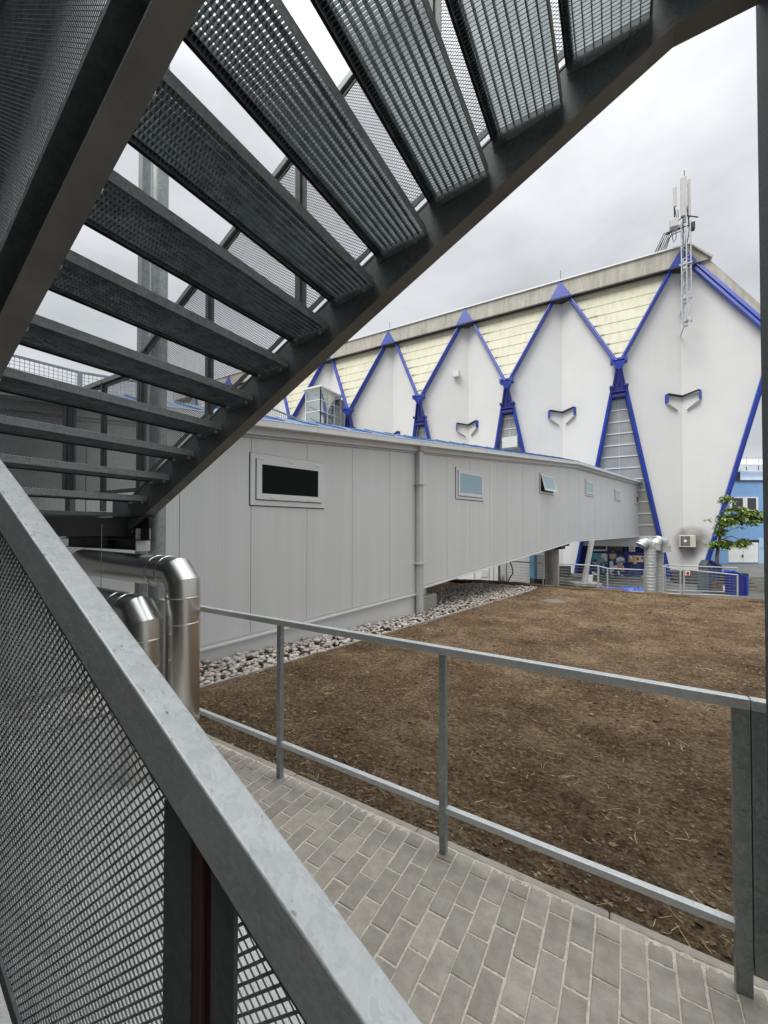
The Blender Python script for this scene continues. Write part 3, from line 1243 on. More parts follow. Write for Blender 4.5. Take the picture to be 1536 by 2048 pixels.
def guard_run_x(x, y0, y1, zlo, zhi, nsec, root):
    for i in range(nsec):
        a = y0 + (y1 - y0) * i / nsec + .014
        b_ = y0 + (y1 - y0) * (i + 1) / nsec - .014
        fr = MB()
        for ya, yb in ((a, a + .032), (b_ - .032, b_)):
            fr.box(x - .004, x + .004, ya, yb, zlo, zhi - .05)
        fr.box(x - .005, x + .003, a, b_, zlo, zlo + .035)
        fr.box(x - .005, x + .003, a, b_, zhi - .085, zhi - .05)
        f = fr.build('guard_panel', M['galv_dark'], root)
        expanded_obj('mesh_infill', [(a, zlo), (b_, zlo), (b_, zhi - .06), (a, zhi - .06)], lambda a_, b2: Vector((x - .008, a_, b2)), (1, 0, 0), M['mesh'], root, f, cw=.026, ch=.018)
    for i in range(nsec + 1):
        a = y0 + (y1 - y0) * i / nsec
        mb = MB()
        mb.box(x - .03, x + .02, a - .008, a + .008, zlo - .16, zhi - .02)
        mb.build('guard_post', M['galv_dark'], root)
    mb = MB()
    mb.box(x - .02, x + .025, y0 - .02, y1 + .02, zhi - .05, zhi)
    mb.build('handrail', M['galv'], root, bev=0.004)


guard_run_x(LX, -0.75, YR + .03, LB, LT, 3, ST)
# near guard of the upper flight, seen steeply from below
guard_run(YL - 0.05, -3.56, 0.10, BG, TG, 3, -1, ST, name='guard_panel')

# lower flight: stringers, treads (mostly out of view), heavy capped guard in the foreground
ga = on_y(0, 915, YG)
gb = on_y(850, 2048, YG)
GS = (gb.z - ga.z) / (gb.x - ga.x)
GZ = lambda x: ga.z + GS * (x - ga.x)
XG0, XG1 = -3.62, 0.06
TZ = lambda x: GZ(x) - 1.16
mb = MB()
for y in (0.27, -0.72):
    mb.prism([(XG0, y, TZ(XG0) - 0.02), (XG1 + .1, y, max(0.005, TZ(XG1 + .1) - 0.02)), (XG1 + 0.1, y, 0.003), (XG1 - 0.22, y, 0.003), (XG0, y, TZ(XG0) - 0.26)], (0, 0.009, 0))
mb.build('stringer', M['galv_dark'], ST)
x = XG0 + 0.25
mb = MB()
while x < XG1 - 0.05:
    zt = TZ(x) - 0.06
    if zt > 0.05:
        t_ = MB()
        for i in range(10):
            xx = x - 0.27 + 0.27 * i / 9
            t_.box(xx, xx + 0.003, -0.71, 0.268, zt - 0.03, zt)
        yy = -0.70
        while yy < 0.26:
            t_.box(x - 0.27, x, yy, yy + 0.002, zt - 0.02, zt - 0.002)
            yy += 0.022
        t_.build('tread', M['grate'], ST)
    x += 0.28

cap = MB()
cap.boxv((XG0, YG - 0.046, GZ(XG0) - 0.012), (XG1 - XG0, 0, GZ(XG1) - GZ(XG0)), (0, 0.046, 0), (0, 0, 0.012))
cap.boxv((XG0, YG - 0.046, GZ(XG0) - 0.086), (XG1 - XG0, 0, GZ(XG1) - GZ(XG0)), (0, 0.006, 0), (0, 0, 0.080))
cap.boxv((XG0, YG - 0.008, GZ(XG0) - 0.086), (XG1 - XG0, 0, GZ(XG1) - GZ(XG0)), (0, 0.006, 0), (0, 0, 0.080))
capo = cap.build('handrail', M['galv_top'], ST, bev=0.0045, seg=3, smooth=True)
# water drops on the cap
VV, FF, base = [], [], 0
hb = ICO_V[:, 2] > -0.01
for k in range(420):
    x = rng.uniform(-2.6, -0.3)
    if rng.random() < 0.45:
        y = YG - 0.044 + abs(rng.normal(0, 0.003))
    else:
        y = YG - 0.044 + rng.random() * 0.042
    dens = 1.0 if x < -0.9 else 0.25
    if rng.random() > dens:
        continue
    s = rng.uniform(0.0006, 0.0021)
    q = ICO1_V * s * np.array([1.4, 1.0, 0.55])
    q = q + np.array([x, y, GZ(x) + 0.0002])
    q[:, 2] += (q[:, 0] - x) * GS
    VV.append(q)
    FF.append(ICO1_F + base)
    base += len(ICO1_V)
mw, ntw, bw_ = mat_new('water')
bw_.inputs['Base Color'].default_value = (0.9, 0.95, 0.95, 1)
bw_.inputs['Roughness'].default_value = 0.02
bw_.inputs['Transmission Weight'].default_value = 0.85
bw_.inputs['IOR'].default_value = 1.33
dr = mesh_np('water_drops', np.concatenate(VV), np.concatenate(FF), mw, ST, smooth=True)
dr['kind'] = 'stuff'
dr.parent = capo

# guard panels below the cap; post positions from the photo
ym = YG - 0.030
xp1 = on_y(332, 1700, ym).x
xp2 = on_y(384, 1700, ym).x
xp3 = on_y(427, 1700, ym).x
xp4 = on_y(472, 1850, ym).x
GB_ = lambda x: TZ(x) + 0.08


def near_panel(xa, xb, wl, wr):
    fr = MB()
    zt = lambda x: GZ(x) - 0.084
    fr.boxv((xa, ym - .003, GB_(xa)), (wl, 0, 0), (0, .006, 0), (0, 0, zt(xa + wl) - GB_(xa)))
    fr.boxv((xb - wr, ym - .003, GB_(xb - wr)), (wr, 0, 0), (0, .006, 0), (0, 0, zt(xb) - GB_(xb - wr)))
    fr.boxv((xa, ym - .0035, GB_(xa)), (xb - xa, 0, GB_(xb) - GB_(xa)), (0, .006, 0), (0, 0, .04))
    fr.boxv((xa, ym - .0035, zt(xa) - .03), (xb - xa, 0, zt(xb) - zt(xa)), (0, .006, 0), (0, 0, .03))
    f = fr.build('guard_panel', M['galv_dark'], ST)
    a, b_ = xa + wl - .005, xb - wr + .005
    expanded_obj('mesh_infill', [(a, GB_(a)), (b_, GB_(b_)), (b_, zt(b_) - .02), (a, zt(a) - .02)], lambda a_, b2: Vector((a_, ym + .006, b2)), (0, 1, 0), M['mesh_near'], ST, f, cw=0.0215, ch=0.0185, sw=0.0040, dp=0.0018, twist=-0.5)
    return f


near_panel(xp1 - 1.25, xp2, 0.06, xp2 - xp1)
near_panel(xp1 - 2.55, xp1 - 1.31, 0.06, .06)
near_panel(xp3, xp3 + 0.66, xp4 - xp3, .05)
for xa, xb in ((xp2 + .004, xp3 - .004), (xp1 - 1.306, xp1 - 1.254)):
    mb = MB()
    mb.box(xa - .003, xb + .003, ym + 0.006, ym + 0.03, TZ(xa) - 0.1, GZ(xb) - 0.07)
    mb.box(xa + .001, (xa + xb) / 2, ym - 0.002, ym + 0.006, TZ(xa) - 0.1, GZ(xb) - 0.08)
    mb.build('guard_post', M['rust'], ST, bev=0.001)
mb = MB()
for px_, py_ in ((341, 1557), (439, 1713), (118, 1210)):
    p = on_y(px_, py_, ym - .004)
    mb.tube([p + Vector((0, .004, 0)), p - Vector((0, .004, 0)), p - Vector((0, 0.0065, 0))], [0.0045, .0045, .002], 10)
mb.build('screws', M['bolt'], ST, smooth=True)

# columns: the tall one behind the flight, one at the right of the picture
cb = at_depth(313, 1200, 3.75)
mb = MB()
mb.tube([(cb.x, cb.y, 0), (cb.x, cb.y, 8.5)], 0.074, 28)
mb.build('column', M['galv'], ST, smooth=True)
cl = at_depth(286, 600, 3.85)
mb = MB()
mb.box(cl.x - 0.045, cl.x + 0.03, cl.y - 0.03, cl.y + 0.05, 0, 8.5)
mb.build('column_plate', M['galv'], ST)
cr = at_depth(1525, 1000, 1.42)
mb = MB()
mb.boxv(Vector((cr.x, cr.y, 0)), RT * 0.012, -FW * 0.12, UP * 5.2)
mb.boxv(Vector((cr.x, cr.y, 0)) + RT * .012 - FW * 0.06, RT * 0.10, FW * 0.01, UP * 5.2)
mb.build('column', M['galv_dark'], ST, bev=0.002)
# upper landing, widened out of view over the near side to shade the steel
mb = MB()
zt = ZT0 + RISE * 6
for i in range(30):
    xx = XT0 + GO * 5.1 + i * 0.034
    mb.box(xx, xx + .003, -.75, YR - .01, zt - .03, zt)
mb.build('landing_grating', M['grate'], ST)

# unseen building added behind the viewer to shade the near steel
HB0 = empty('added_shade_building', (-3, -2.4, 0), 'dark grey building added unseen behind the viewer to shade the near steel', 'building')
mb = MB()
mb.box(-9.5, 2.8, -9.0, -1.9, -0.5, 8.6)
mb.build('wall', simple('shade_building_grey', (0.045, 0.046, 0.046), 0.9, 0, .15, 1.5, .2, 60), HB0)
mb = MB()
mb.box(-9.7, 3.0, -9.1, -1.75, 8.6, 8.8)
mb.build('roof', M['stain'], HB0)
for xd in (-6.5, -3.2):
    mb = MB()
    mb.box(xd, xd + 1.2, -1.93, -1.88, 2.6, 3.8)
    wf = mb.build('window', M['frame'], HB0, bev=.01)
    mb = MB()
    mb.box(xd + .08, xd + 1.12, -1.88, -1.87, 2.68, 3.72)
    sub(mb, 'pane', M['glassblack'], wf, HB0)
# ------------------------------------------------------------------ galvanised railing in front of the soil
RA = empty('pavement_railing', RB[1], 'galvanised steel railing with two rails between the block pavement and the soil', 'railing')
# heights
d1 = (RB[1] - CAM).dot(FW)


def rail_z(px, py, base):
    # height of the photo point above the given foot point (same depth)
    dep = (base - CAM).dot(FW)
    return at_depth(px, py, dep).z


HT = (rail_z(566, 1240, RB[0]) + rail_z(889, 1292, RB[1]) + rail_z(1487, 1390, RB[2])) / 3
HL = (rail_z(562, 1478, RB[0]) + rail_z(887, 1612, RB[1]) + rail_z(1476, 1845, RB[2])) / 3
us = [to_rl(p)[0] for p in RB]
sp = (us[2] - us[0]) / 2
pv = 0.0
PW = 0.038
plist = [us[1] - 2 * sp, us[0], us[1], us[2]]
for i, u in enumerate(plist):
    mb = MB()
    w_ = PW if i < 3 else 0.052
    mb.boxv(rl(u - w_ / 2, pv - PW / 2, -0.01), RD * w_, RN * PW, UP * (HT - 0.03 + .01))
    mb.build('post', M['galv'], RA, bev=0.003, seg=2)
mb = MB()
mb.boxv(rl(plist[0] - .9, pv - 0.022, HT - 0.042), RD * (plist[3] + 0.026 - plist[0] + .9), RN * 0.044, UP * 0.042)
mb.build('top_rail', M['galv_top'], RA, bev=0.004, seg=2)
for a, b_ in zip([plist[0] - .9] + plist[:-1], plist):
    mb = MB()
    mb.boxv(rl(a + PW / 2, pv - 0.017, HL - 0.034), RD * (b_ - a - PW), RN * 0.034, UP * 0.034)
    mb.build('lower_rail', M['galv_top'], RA, bev=0.003, seg=2)
RA2 = empty('gate_railing', rl(plist[3] + .05, 0, 0), 'end section of galvanised railing hung against the last thick post at the right', 'railing')
mb = MB()
mb.boxv(rl(plist[3] + 0.030, pv - 0.02, 0.10), RD * 0.045, RN * 0.04, UP * (HT - 0.10 - 0.042))
mb.build('post', M['galv'], RA2, bev=0.003)
mb = MB()
mb.boxv(rl(plist[3] + 0.030, pv - 0.022, HT - 0.042), RD * 1.1, RN * 0.044, UP * 0.042)
mb.build('top_rail', M['galv_top'], RA2, bev=0.003)

# ------------------------------------------------------------------ insulated ducts under the landing
def elbow_pts(p0, p1, p2, rad, n=2):
    """mitred bend"""
    a = (p0 - p1).normalized()
    b_ = (p2 - p1).normalized()
    return [p1 + a * rad, p1 + b_ * rad]


def duct(px, topy, d, rad, label, xl):
    c = at_depth(px, topy, d)
    c.z = at_depth(px, topy, d).z
    root = empty('insulated_pipe', (c.x, c.y, 0), label, 'pipe', 'stainless clad pipes under the landing')
    el = 0.18
    p1 = Vector((c.x - el, c.y, c.z))
    p2 = Vector((c.x - el * .52, c.y, c.z - el * 0.10))
    p3 = Vector((c.x - el * 0.10, c.y, c.z - el * .52))
    p4 = Vector((c.x, c.y, c.z - el))
    mb = MB()
    mb.tube([(xl, c.y, c.z + (p1.x - xl) * 0.012), p1], rad, 40)
    mb.build('horizontal_run', M['stainless'], root, smooth=True)
    mb = MB()
    mid = (p2 + p3) / 2 
    mb.tube([p1, Vector((c.x - el * .45, c.y, c.z)), Vector((c.x, c.y, c.z - el * .45)), p4], rad * 1.01, 40)
    eo = mb.build('elbow', M['stainless'], root, smooth=False)
    eo.data.polygons.foreach_set('use_smooth', [True] * len(eo.data.polygons))
    eo.data.set_sharp_from_angle(angle=R(25))
    mb = MB()
    mb.tube([p4, (c.x, c.y, -0.05)], rad, 40)
    mb.build('vertical_run', M['stainless'], root, smooth=True)
    for z in (p4.z - 0.002, p4.z - 0.20):
        mb = MB()
        mb.tube([(c.x, c.y, z - .006), (c.x, c.y, z), (c.x, c.y, z + .006)], [rad + .001, rad + 0.005, rad + .001], 40)
        mb.build('clamp_band', M['stainless'], root, smooth=True)
    for x in (p1.x - 0.002, p1.x - 0.14):
        mb = MB()
        mb.tube([(x - .006, c.y, c.z), (x, c.y, c.z), (x + .006, c.y, c.z)], [rad + .001, rad + 0.005, rad + .001], 40)
        mb.build('clamp_band', M['stainless'], root, smooth=True)
    mb = MB()
    mb.tube([(p1.x - .45, c.y, c.z), (p1.x - .45, c.y, LZ - .1)], .003, 6)
    mb.build('hanger_rod', M['galv'], root)


duct(366, 1146, 3.10, 0.125, 'taller stainless clad pipe bending down beside the railing end', -4.6)
duct(286, 1226, 2.92, 0.128, 'lower stainless clad pipe half hidden behind the guard', -4.4)

# ------------------------------------------------------------------ corridor building on the left
CO = empty('corridor_building', CP, 'long grey ribbed sheet metal corridor building rising as a bridge to the arena', 'building')


def wt(px, py, off=0.0):
    p = on_plane(px, py, CP + CN * off, CN)
    return (p - CP).dot(CE), p.z


t_k, zb_k = wt(1150, 1081)
_, zt_k = wt(1150, 938)
t_e, zb_e = wt(1283, 1072)
_, zt_e = wt(1283, 974)
t_a, zb_a = wt(398, 1296)
t_a2, zt_a = wt(460, 871.5)
t_0, zb_0 = wt(829, 1186)
_, zt_0 = wt(829, 907)
zb_0r = wt(850, 1173)[1]
st_top = (zt_k - zt_0) / (t_k - t_0)
st_bot = (zb_k - zb_0r) / (t_k - 0.15)
print('corridor', t_k, zb_k, zt_k, t_e, zb_e, zt_e, t_a, zb_a, zt_a, zb_0, zt_0, zb_0r)


def ztop(t):
    if t < t_k:
        return zt_0 + st_top * (t - t_0)
    return zt_k + (zt_e - zt_k) * (t - t_k) / (t_e - t_k)


sb_l = (zb_0 - zb_a) / (t_0 - t_a)


def zbot(t):
    if t < 0.05:
        return zb_0 + sb_l * (t - t_0)
    if t < t_k:
        return zb_0r + st_bot * (t - 0.15)
    return zb_k + (zb_e - zb_k) * (t - t_k) / (t_e - t_k)


CW = 2.7
TS = -9.735
pitch = 0.985
joints = []
t = -3.75 - pitch * 6
while t < t_e - 0.3:
    joints.append(t)
    t += pitch
joints.append(t_e)
wallmb = MB()
for a, b_ in zip(joints[:-1], joints[1:]):
    cuts = [a] + [c for c in (0.05, t_k) if a + .02 < c < b_ - .02] + [b_]
    for i, (c0, c1) in enumerate(zip(cuts[:-1], cuts[1:])):
        x0 = c0 + (0.0035 if i == 0 else 0)
        x1 = c1 - (0.0035 if i == len(cuts) - 2 else 0)
        e_ = 1e-4
        pts = [wallpt(x0, zbot(x0 + e_)), wallpt(x1, zbot(x1 - e_)), wallpt(x1, ztop(x1)), wallpt(x0, ztop(x0))]
        wallmb.prism(pts, -CN * 0.04)
wo = wallmb.build('wall', M['ribbed'], CO)
# closed body behind the sheets
mb = MB()
ts = [joints[0], 0.049, 0.051, t_k, t_e]
for a, b_ in zip(ts[:-1], ts[1:]):
    if b_ - a < 0.01:
        continue
    e_ = 1e-4
    pts = [wallpt(a, zbot(a + e_) + 0.01, -0.045), wallpt(b_, zbot(b_ - e_) + 0.01, -0.045), wallpt(b_, ztop(b_) - 0.01, -0.045), wallpt(a, ztop(a) - 0.01, -0.045)]
    mb.prism(pts, -CN * CW)
mb.build('shell', M['trim'], CO)
# plinth
mb = MB()
e_ = 1e-4
mb.prism([wallpt(joints[0], -0.1, -0.03), wallpt(0.049, -0.1, -0.03), wallpt(0.049, zbot(0.04) - 0.02, -0.03), wallpt(joints[0], max(0.0, zbot(joints[0])) - 0.0, -0.03)], -CN * CW)
mb.build('plinth', M['plinth'], CO)
# drip trim under the sheets
mb = MB()
for a, b_ in ((joints[0], 0.04), (0.06, t_k), (t_k, t_e)):
    p, q = wallpt(a, zbot(a + e_), 0), wallpt(b_, zbot(b_ - e_), 0)
    mb.boxv(p - UP * 0.045, q - p, CN * 0.028, UP * 0.03, 1)
    mb.boxv(p - UP * 0.014 - CN * .03, q - p, CN * 0.036, UP * 0.045, 0)
mb.build('drip_trim', [M['trim'], M['sill']], CO)
mb = MB()
for a, b_ in ((0.06, t_k), (t_k, t_e)):
    p, q = wallpt(a, zbot(a + e_), 0), wallpt(b_, zbot(b_ - e_), 0)
    mb.boxv(p - UP * 0.05 - CN * (CW + .04), q - p, CN * (CW + .03), UP * 0.04)
mb.build('soffit', M['sill'], CO)
# eaves fascia, gutter
mb = MB()
gm = MB()
for a, b_ in ((joints[0], t_k), (t_k, t_e + .1)):
    p, q = wallpt(a, ztop(a), 0), wallpt(b_, ztop(b_), 0)
    mb.boxv(p + UP * 0.003, q - p, CN * 0.05, UP * 0.03)
    mb.boxv(p + UP * 0.033, q - p, CN * 0.10, UP * 0.12)
    gm.boxv(p + UP * 0.135 + CN * 0.103, q - p, CN * 0.13, UP * 0.10)
    gm.boxv(p + UP * 0.234 + CN * 0.225, q - p, CN * 0.016, UP * 0.012)
mb.build('eaves_fascia', M['trim'], CO, bev=0.004)
go = gm.build('gutter', M['gutter'], CO, bev=0.006)
t = joints[0] + .3
while t < t_e:
    p = wallpt(t, ztop(t) + 0.132, 0.100)
    mb = MB()
    mb.boxv(p, CE * 0.008, CN * 0.137, UP * 0.106)
    sub(mb, 'gutter_joint', M['trim'], go, CO)
    t += 1.33
# roof sheet with seams, pitched up from the gutter
RH, RW = 0.28, 0.85
rm = MB()
sm = MB()
for a, b_ in ((joints[0], t_k), (t_k, t_e + .1)):
    p, q = wallpt(a, ztop(a) + 0.245, 0.19), wallpt(b_, ztop(b_) + 0.245, 0.19)
    rm.boxv(p, q - p, -CN * RW + UP * RH, UP * 0.02)
    rm.boxv(p - CN * RW * 1.002 + UP * (RH + .0), q - p, -CN * 1.7 - UP * 0.06, UP * 0.02)
ro = rm.build('roof', M['roofblue'], CO)
t = joints[0] + .1
k = 0
while t < t_e:
    p = wallpt(t, ztop(t) + 0.264, 0.19)
    sm.boxv(p - UP * .004, CE * 0.06, -CN * RW + UP * RH, UP * 0.018)
    t += 0.62
    k += 1
sub(sm, 'roof_seam', M['seam'], ro, CO)
# windows
def window(x0, y0, x1, y1, gx0, gy0, gx1, gy1, pane, tilt=0.0, clips=True):
    ta, za = wt(x0, y0)
    tb, zb = wt(x1, y1)
    _, zb2 = wt(x0, y1)
    zlo = (zb + zb2) / 2
    _, za2 = wt(x1, y0)
    g0, gz1 = wt(gx0, gy0)
    g1, gz0 = wt(gx1, gy1)
    return ta, tb, g0, g1


WIN = [  # outer t from px x-range; z range by left edge; inner glass
    (500, 648, 905, 1010, 522, 634, 929, 987, 'glassdark', 0),
    (911, 966, 934, 997, 918, 961, 947, 985, 'glasssky', 0),
    (1079, 1107, 945, 986, 1082, 1103, 953, 978, 'glasssky', 14),
    (1170, 1187, 958, 991, 1174, 1184, 965, 984, 'glasssky', 0),
    (1229, 1241, 977, 1001, 1232, 1238, 983, 997, 'glasssky', 0),
    (1269, 1277.5, 988, 1009, 1271.5, 1275.5, 993, 1005, 'glassdark', 0),
]
for (x0, x1, ya, yb, gx0, gx1, gya, gyb, pm, tilt) in WIN:
    ta, za = wt(x0, ya)
    tb, _ = wt(x1, ya)
    zb = wt(x0, yb)[1]
    g0, gz1 = wt(gx0, gya)
    g1, _ = wt(gx1, gya)
    gz0 = wt(gx0, gyb)[1]
    mb = MB()

    def ring(o0, o1, p0, p1, i0, i1, j0, j1, off, th):
        mb.boxv(wallpt(o0, p0, off), CE * (o1 - o0), CN * th, UP * (j0 - p0))
        mb.boxv(wallpt(o0, j1, off), CE * (o1 - o0), CN * th, UP * (p1 - j1))
        mb.boxv(wallpt(o0, j0, off), CE * (i0 - o0), CN * th, UP * (j1 - j0))
        mb.boxv(wallpt(i1, j0, off), CE * (o1 - i1), CN * th, UP * (j1 - j0))
    ring(ta, tb, zb, za, g0 - .03, g1 + .03, gz0 - .03, gz1 + .03, 0.004, 0.016)
    fo = mb.build('window_frame', M['frame'], CO, bev=0.003)
    mb = MB()
    mb.boxv(wallpt(ta - .012, zb - .014, .001), CE * (tb - ta + .02), CN * .004, UP * (za - zb + .02))
    mb.boxv(wallpt((ta + g0) / 2 - .010, (zb + gz0) / 2 - .012, .0195), CE * ((tb + g1 - ta - g0) / 2 + .014), CN * .004, UP * ((za + gz1 - zb - gz0) / 2 + .014))
    sub(mb, 'shadow_gap_backing', M['black'], fo, CO)  # black plates paint the shadow gap round frame and sash
    # sash, hinged at the top
    mb = MB()
    s0, s1, q0, q1 = (ta + g0) / 2, (tb + g1) / 2, (zb + gz0) / 2, (za + gz1) / 2
    ring(s0, s1, q0, q1, g0, g1, gz0, gz1, 0.0225, 0.016)
    if tilt:
        V2 = []
        top = q1
        for v in mb.v:
            v = Vector(v)
            dz = top - v.z
            a = R(tilt)
            V2.append(tuple(v + CN * (dz * math.sin(a)) + UP * (dz * (1 - math.cos(a)))))
        mb.v = V2
    sub(mb, 'sash', M['frame'], fo, CO, bev=0.003)
    mb = MB()
    mb.boxv(wallpt(g0 + .001, gz0 + .001, 0.026), CE * (g1 - g0 - .002), CN * 0.006, UP * (gz1 - gz0 - .002))
    if tilt:
        V2 = []
        for v in mb.v:
            v = Vector(v)
            dz = q1 - v.z
            a = R(tilt)
            V2.append(tuple(v + CN * (dz * math.sin(a)) + UP * (dz * (1 - math.cos(a)))))
        mb.v = V2
    sub(mb, 'pane', M[pm], fo, CO)
    if tilt:
        mb = MB()
        mb.boxv(wallpt(g0 - .02, gz0 - .02, 0.003), CE * (g1 - g0 + .04), CN * 0.006, UP * (gz1 - gz0 + .04))
        sub(mb, 'reveal', M['black'], fo, CO)
    if x1 - x0 > 40:
        mb = MB()
        for f_ in (0.12, 0.5, 0.88):
            mb.boxv(wallpt(ta + (tb - ta) * f_ - .04, q1 - .0, .039), CE * .09, CN * .012, UP * .018)
        for f_ in (0.25, 0.75):
            mb.boxv(wallpt(ta + (tb - ta) * f_ - .02, gz0 - .06, .039), CE * .05, CN * .012, UP * .018)
        sub(mb, 'drain_cap', M['sill'], fo, CO, bev=.003)

# downpipe with hopper
td0 = wt(830, 1000)[0]
td1 = td0 + .13
mb = MB()
zt0 = ztop(td0) + 0.14
mb.boxv(wallpt(td0, 0.02, 0.03), CE * (td1 - td0), CN * 0.10, UP * (zt0 - 0.12))
tm = (td0 + td1) / 2
hw = (td1 - td0) / 2
lo = [wallpt(tm - hw, zt0 - .10, .03), wallpt(tm + hw, zt0 - .10, .03), wallpt(tm + hw, zt0 - .10, .16), wallpt(tm - hw, zt0 - .10, .16)]
hi = [wallpt(tm - hw * 1.9, zt0 + .03, .10), wallpt(tm + hw * 1.9, zt0 + .03, .10), wallpt(tm + hw * 1.9, zt0 + .03, .236), wallpt(tm - hw * 1.9, zt0 + .03, .236)]
mb.add(lo + hi, [(0, 1, 5, 4), (1, 2, 6, 5), (2, 3, 7, 6), (3, 0, 4, 7), (4, 5, 6, 7), (3, 2, 1, 0)])
dp = mb.build('downpipe', M['trim'], CO, bev=0.004)
mb = MB()
for z in (1.05, 2.75):
    mb.boxv(wallpt(td0 - .04, z, .0), CE * (td1 - td0 + .08), CN * 0.165, UP * 0.025)
    mb.tube([wallpt(td0 - .05, z + .012, .1), wallpt(td0 - .02, z + .012, .1)], .018, 8)
sub(mb, 'pipe_bracket', M['trim'], dp, CO)
# concrete footing beside the pipe
fb = on_z(875, 1224, 0)
tf, _ = (fb - CP).dot(CE), 0
off = (fb - CP).dot(CN)
mb = MB()
mb.boxv(wallpt(td1 + .02, -0.1, -0.5), CE * 0.62, CN * 0.50, UP * 0.42)
o = mb.build('footing_block', M['concrete'], CO, bev=0.012)
mb = MB()
mb.boxv(wallpt(td1 + .2, 0.32, -0.42), CE * 0.2, CN * 0.3, UP * 0.14)
mb.build('bearing_plate', M['trim'], CO)
# bridge pier and cross beam
pc = on_plane(1117, 1170, CP - CN * 1.0, CN)
tp = (pc - CP).dot(CE)
mb = MB()
p1_ = on_z(1091, 1168, -0.05)
p2_ = on_z(1115, 1170, -0.05)
pcx = at_depth(1104, 1170, 15.2)
tpp = (pcx - CP).dot(CE)
offp = (pcx - CP).dot(CN)
print('pier', tpp, offp)
wd = 26 / FPX * 15.2
mb.tube([Vector((pcx.x, pcx.y, -1.0)), Vector((pcx.x, pcx.y, zbot(min(tpp, t_k)) - 0.03))], wd * 0.5, 32)
mb.build('bridge_pier', M['concrete'], CO, smooth=True)
mb = MB()
zz = zbot(min(tpp, t_k))
mb.boxv(wallpt(tpp - 0.2, zz - 0.24, -CW), CE * 0.4, CN * (CW - 0.15), UP * 0.2)
mb.boxv(wallpt(tpp, zz - 0.2, -0.9), CE * 2.2, CN * 0.2, UP * 0.2)
mb.build('cross_beam', M['black'], CO)

# mesh fence standing on the far edge of the roof
RF = empty('roof_fence', wallpt(-4, ztop(-4) + 0.8, -2.9), 'wire mesh fence standing behind the blue roof of the corridor', 'fence')
FO = -3.1
fp = [wt(30, 712, FO), wt(160, 745, FO), wt(500, 800, FO), wt(688, 875, FO)]
print('fence', fp)
fb_z = lambda t: ztop(t) + 0.3
hfz = fp[2][1] - ztop(fp[2][0])
ftop = lambda t: max(fp[2][1] + (fp[3][1] - fp[2][1]) / (fp[3][0] - fp[2][0]) * (t - fp[2][0]), 0) if False else None
Fv = MB()
ta, tb = -9.5, fp[3][0] + .2
def f_top(t):
    # straight between photo points
    P = sorted(fp)
    if t <= P[0][0]: return P[0][1]
    for (a0, z0), (a1, z1) in zip(P[:-1], P[1:]):
        if t <= a1: return z0 + (z1 - z0) * (t - a0) / (a1 - a0)
    return P[-1][1]
ts = sorted([ta, tb] + [p[0] for p in fp])
for a, b_ in zip(ts[:-1], ts[1:]):
    if b_ - a > 0.01:
        Fv.bar(wallpt(a, f_top(a), FO), wallpt(b_, f_top(b_), FO), 0.035, 0.035)
Fv.build('top_rail', M['galv'], RF)
Fv = MB()
t = ta
while t < tb:
    Fv.bar(wallpt(t, ztop(t) - .1, FO), wallpt(t, f_top(t), FO), 0.007, 0.007, up=CN)
    t += 0.06
h = 0.08
while h < 1.5:
    for a, b_ in zip(ts[:-1], ts[1:]):
        if b_ - a > .01:
            Fv.bar(wallpt(a, f_top(a) - h, FO), wallpt(b_, f_top(b_) - h, FO), 0.006, 0.006)
    h += 0.06
Fv.build('wire_mesh', M['galv'], RF)
for t in (wt(160, 745, FO)[0], wt(593, 800, FO)[0], -6.6):
    mb = MB()
    mb.bar(wallpt(t, ztop(t) - .3, FO), wallpt(t, f_top(t), FO), .07, .05, up=CN)
    mb.build('post', M['galv'], RF)

# ------------------------------------------------------------------ arena
AL = R(29.65)
AN = (FW * math.cos(AL) + RT * math.sin(AL)).normalized()       # away from camera
AE = (RT * math.cos(AL) - FW * math.sin(AL)).normalized()       # along the facade to the right
AD = 26.0
AO = AN * AD + AE * 0.55
BAY = 6.14


def ap(x, y, z):
    p = AO + AE * x + AN * y
    return Vector((p.x, p.y, z))


def apx(px, py, y=0.0):
    p = on_plane(px, py, AO + AN * y, AN)
    d = p - Vector((AO.x, AO.y, 0))
    return d.dot(AE), p.z


ZN, ZA = 11.15, 17.25          # node and ridge heights
RC = 1.5                       # recess of the fold
AR = empty('arena_building', ap(0, 2, LOW), 'white arena hall with a zigzag facade, cream upper panels and blue steel frames', 'building')
HB = BAY / 2
FOOT = 2.36
YF = RC * FOOT / HB
NB = 7


def halfwall(x0, sgn):
    """fold at x0, wall half towards sgn: returns polygon"""
    xn = x0 + sgn * HB + (0.4 if sgn > 0 and abs(x0 - HB) < .01 else 0)
    xf = x0 + sgn * (HB - FOOT)
    return [ap(x0, RC, LOW - .05), ap(xf, YF, LOW - .05), ap(xn, 0, ZN), ap(x0, RC, ZA)]


NORM = {}
for k in range(-1, NB):
    x0 = HB - BAY * (k + 1) + (0 if k >= -1 else 0)
    # diamond k: fold at x0, nodes at x0 +- HB ; k=-1 is the corner diamond
    for sgn in (-1, 1):
        mb = MB()
        pts = halfwall(x0, sgn)
        mb.prism(pts, AN * 0.25)
        mb.build('wall', M['white'], AR)
FX = [HB - BAY * (k + 1) for k in range(-1, NB)]
print('folds', FX)
FX = sorted(set(FX), reverse=True)
NX = [FX[0] + HB - BAY * i for i in range(len(FX) + 1)]     # node x positions, first = corner
NX[0] += 0.4
ZFB = 16.22   # fascia bottom
YFA = 0.62    # fascia face
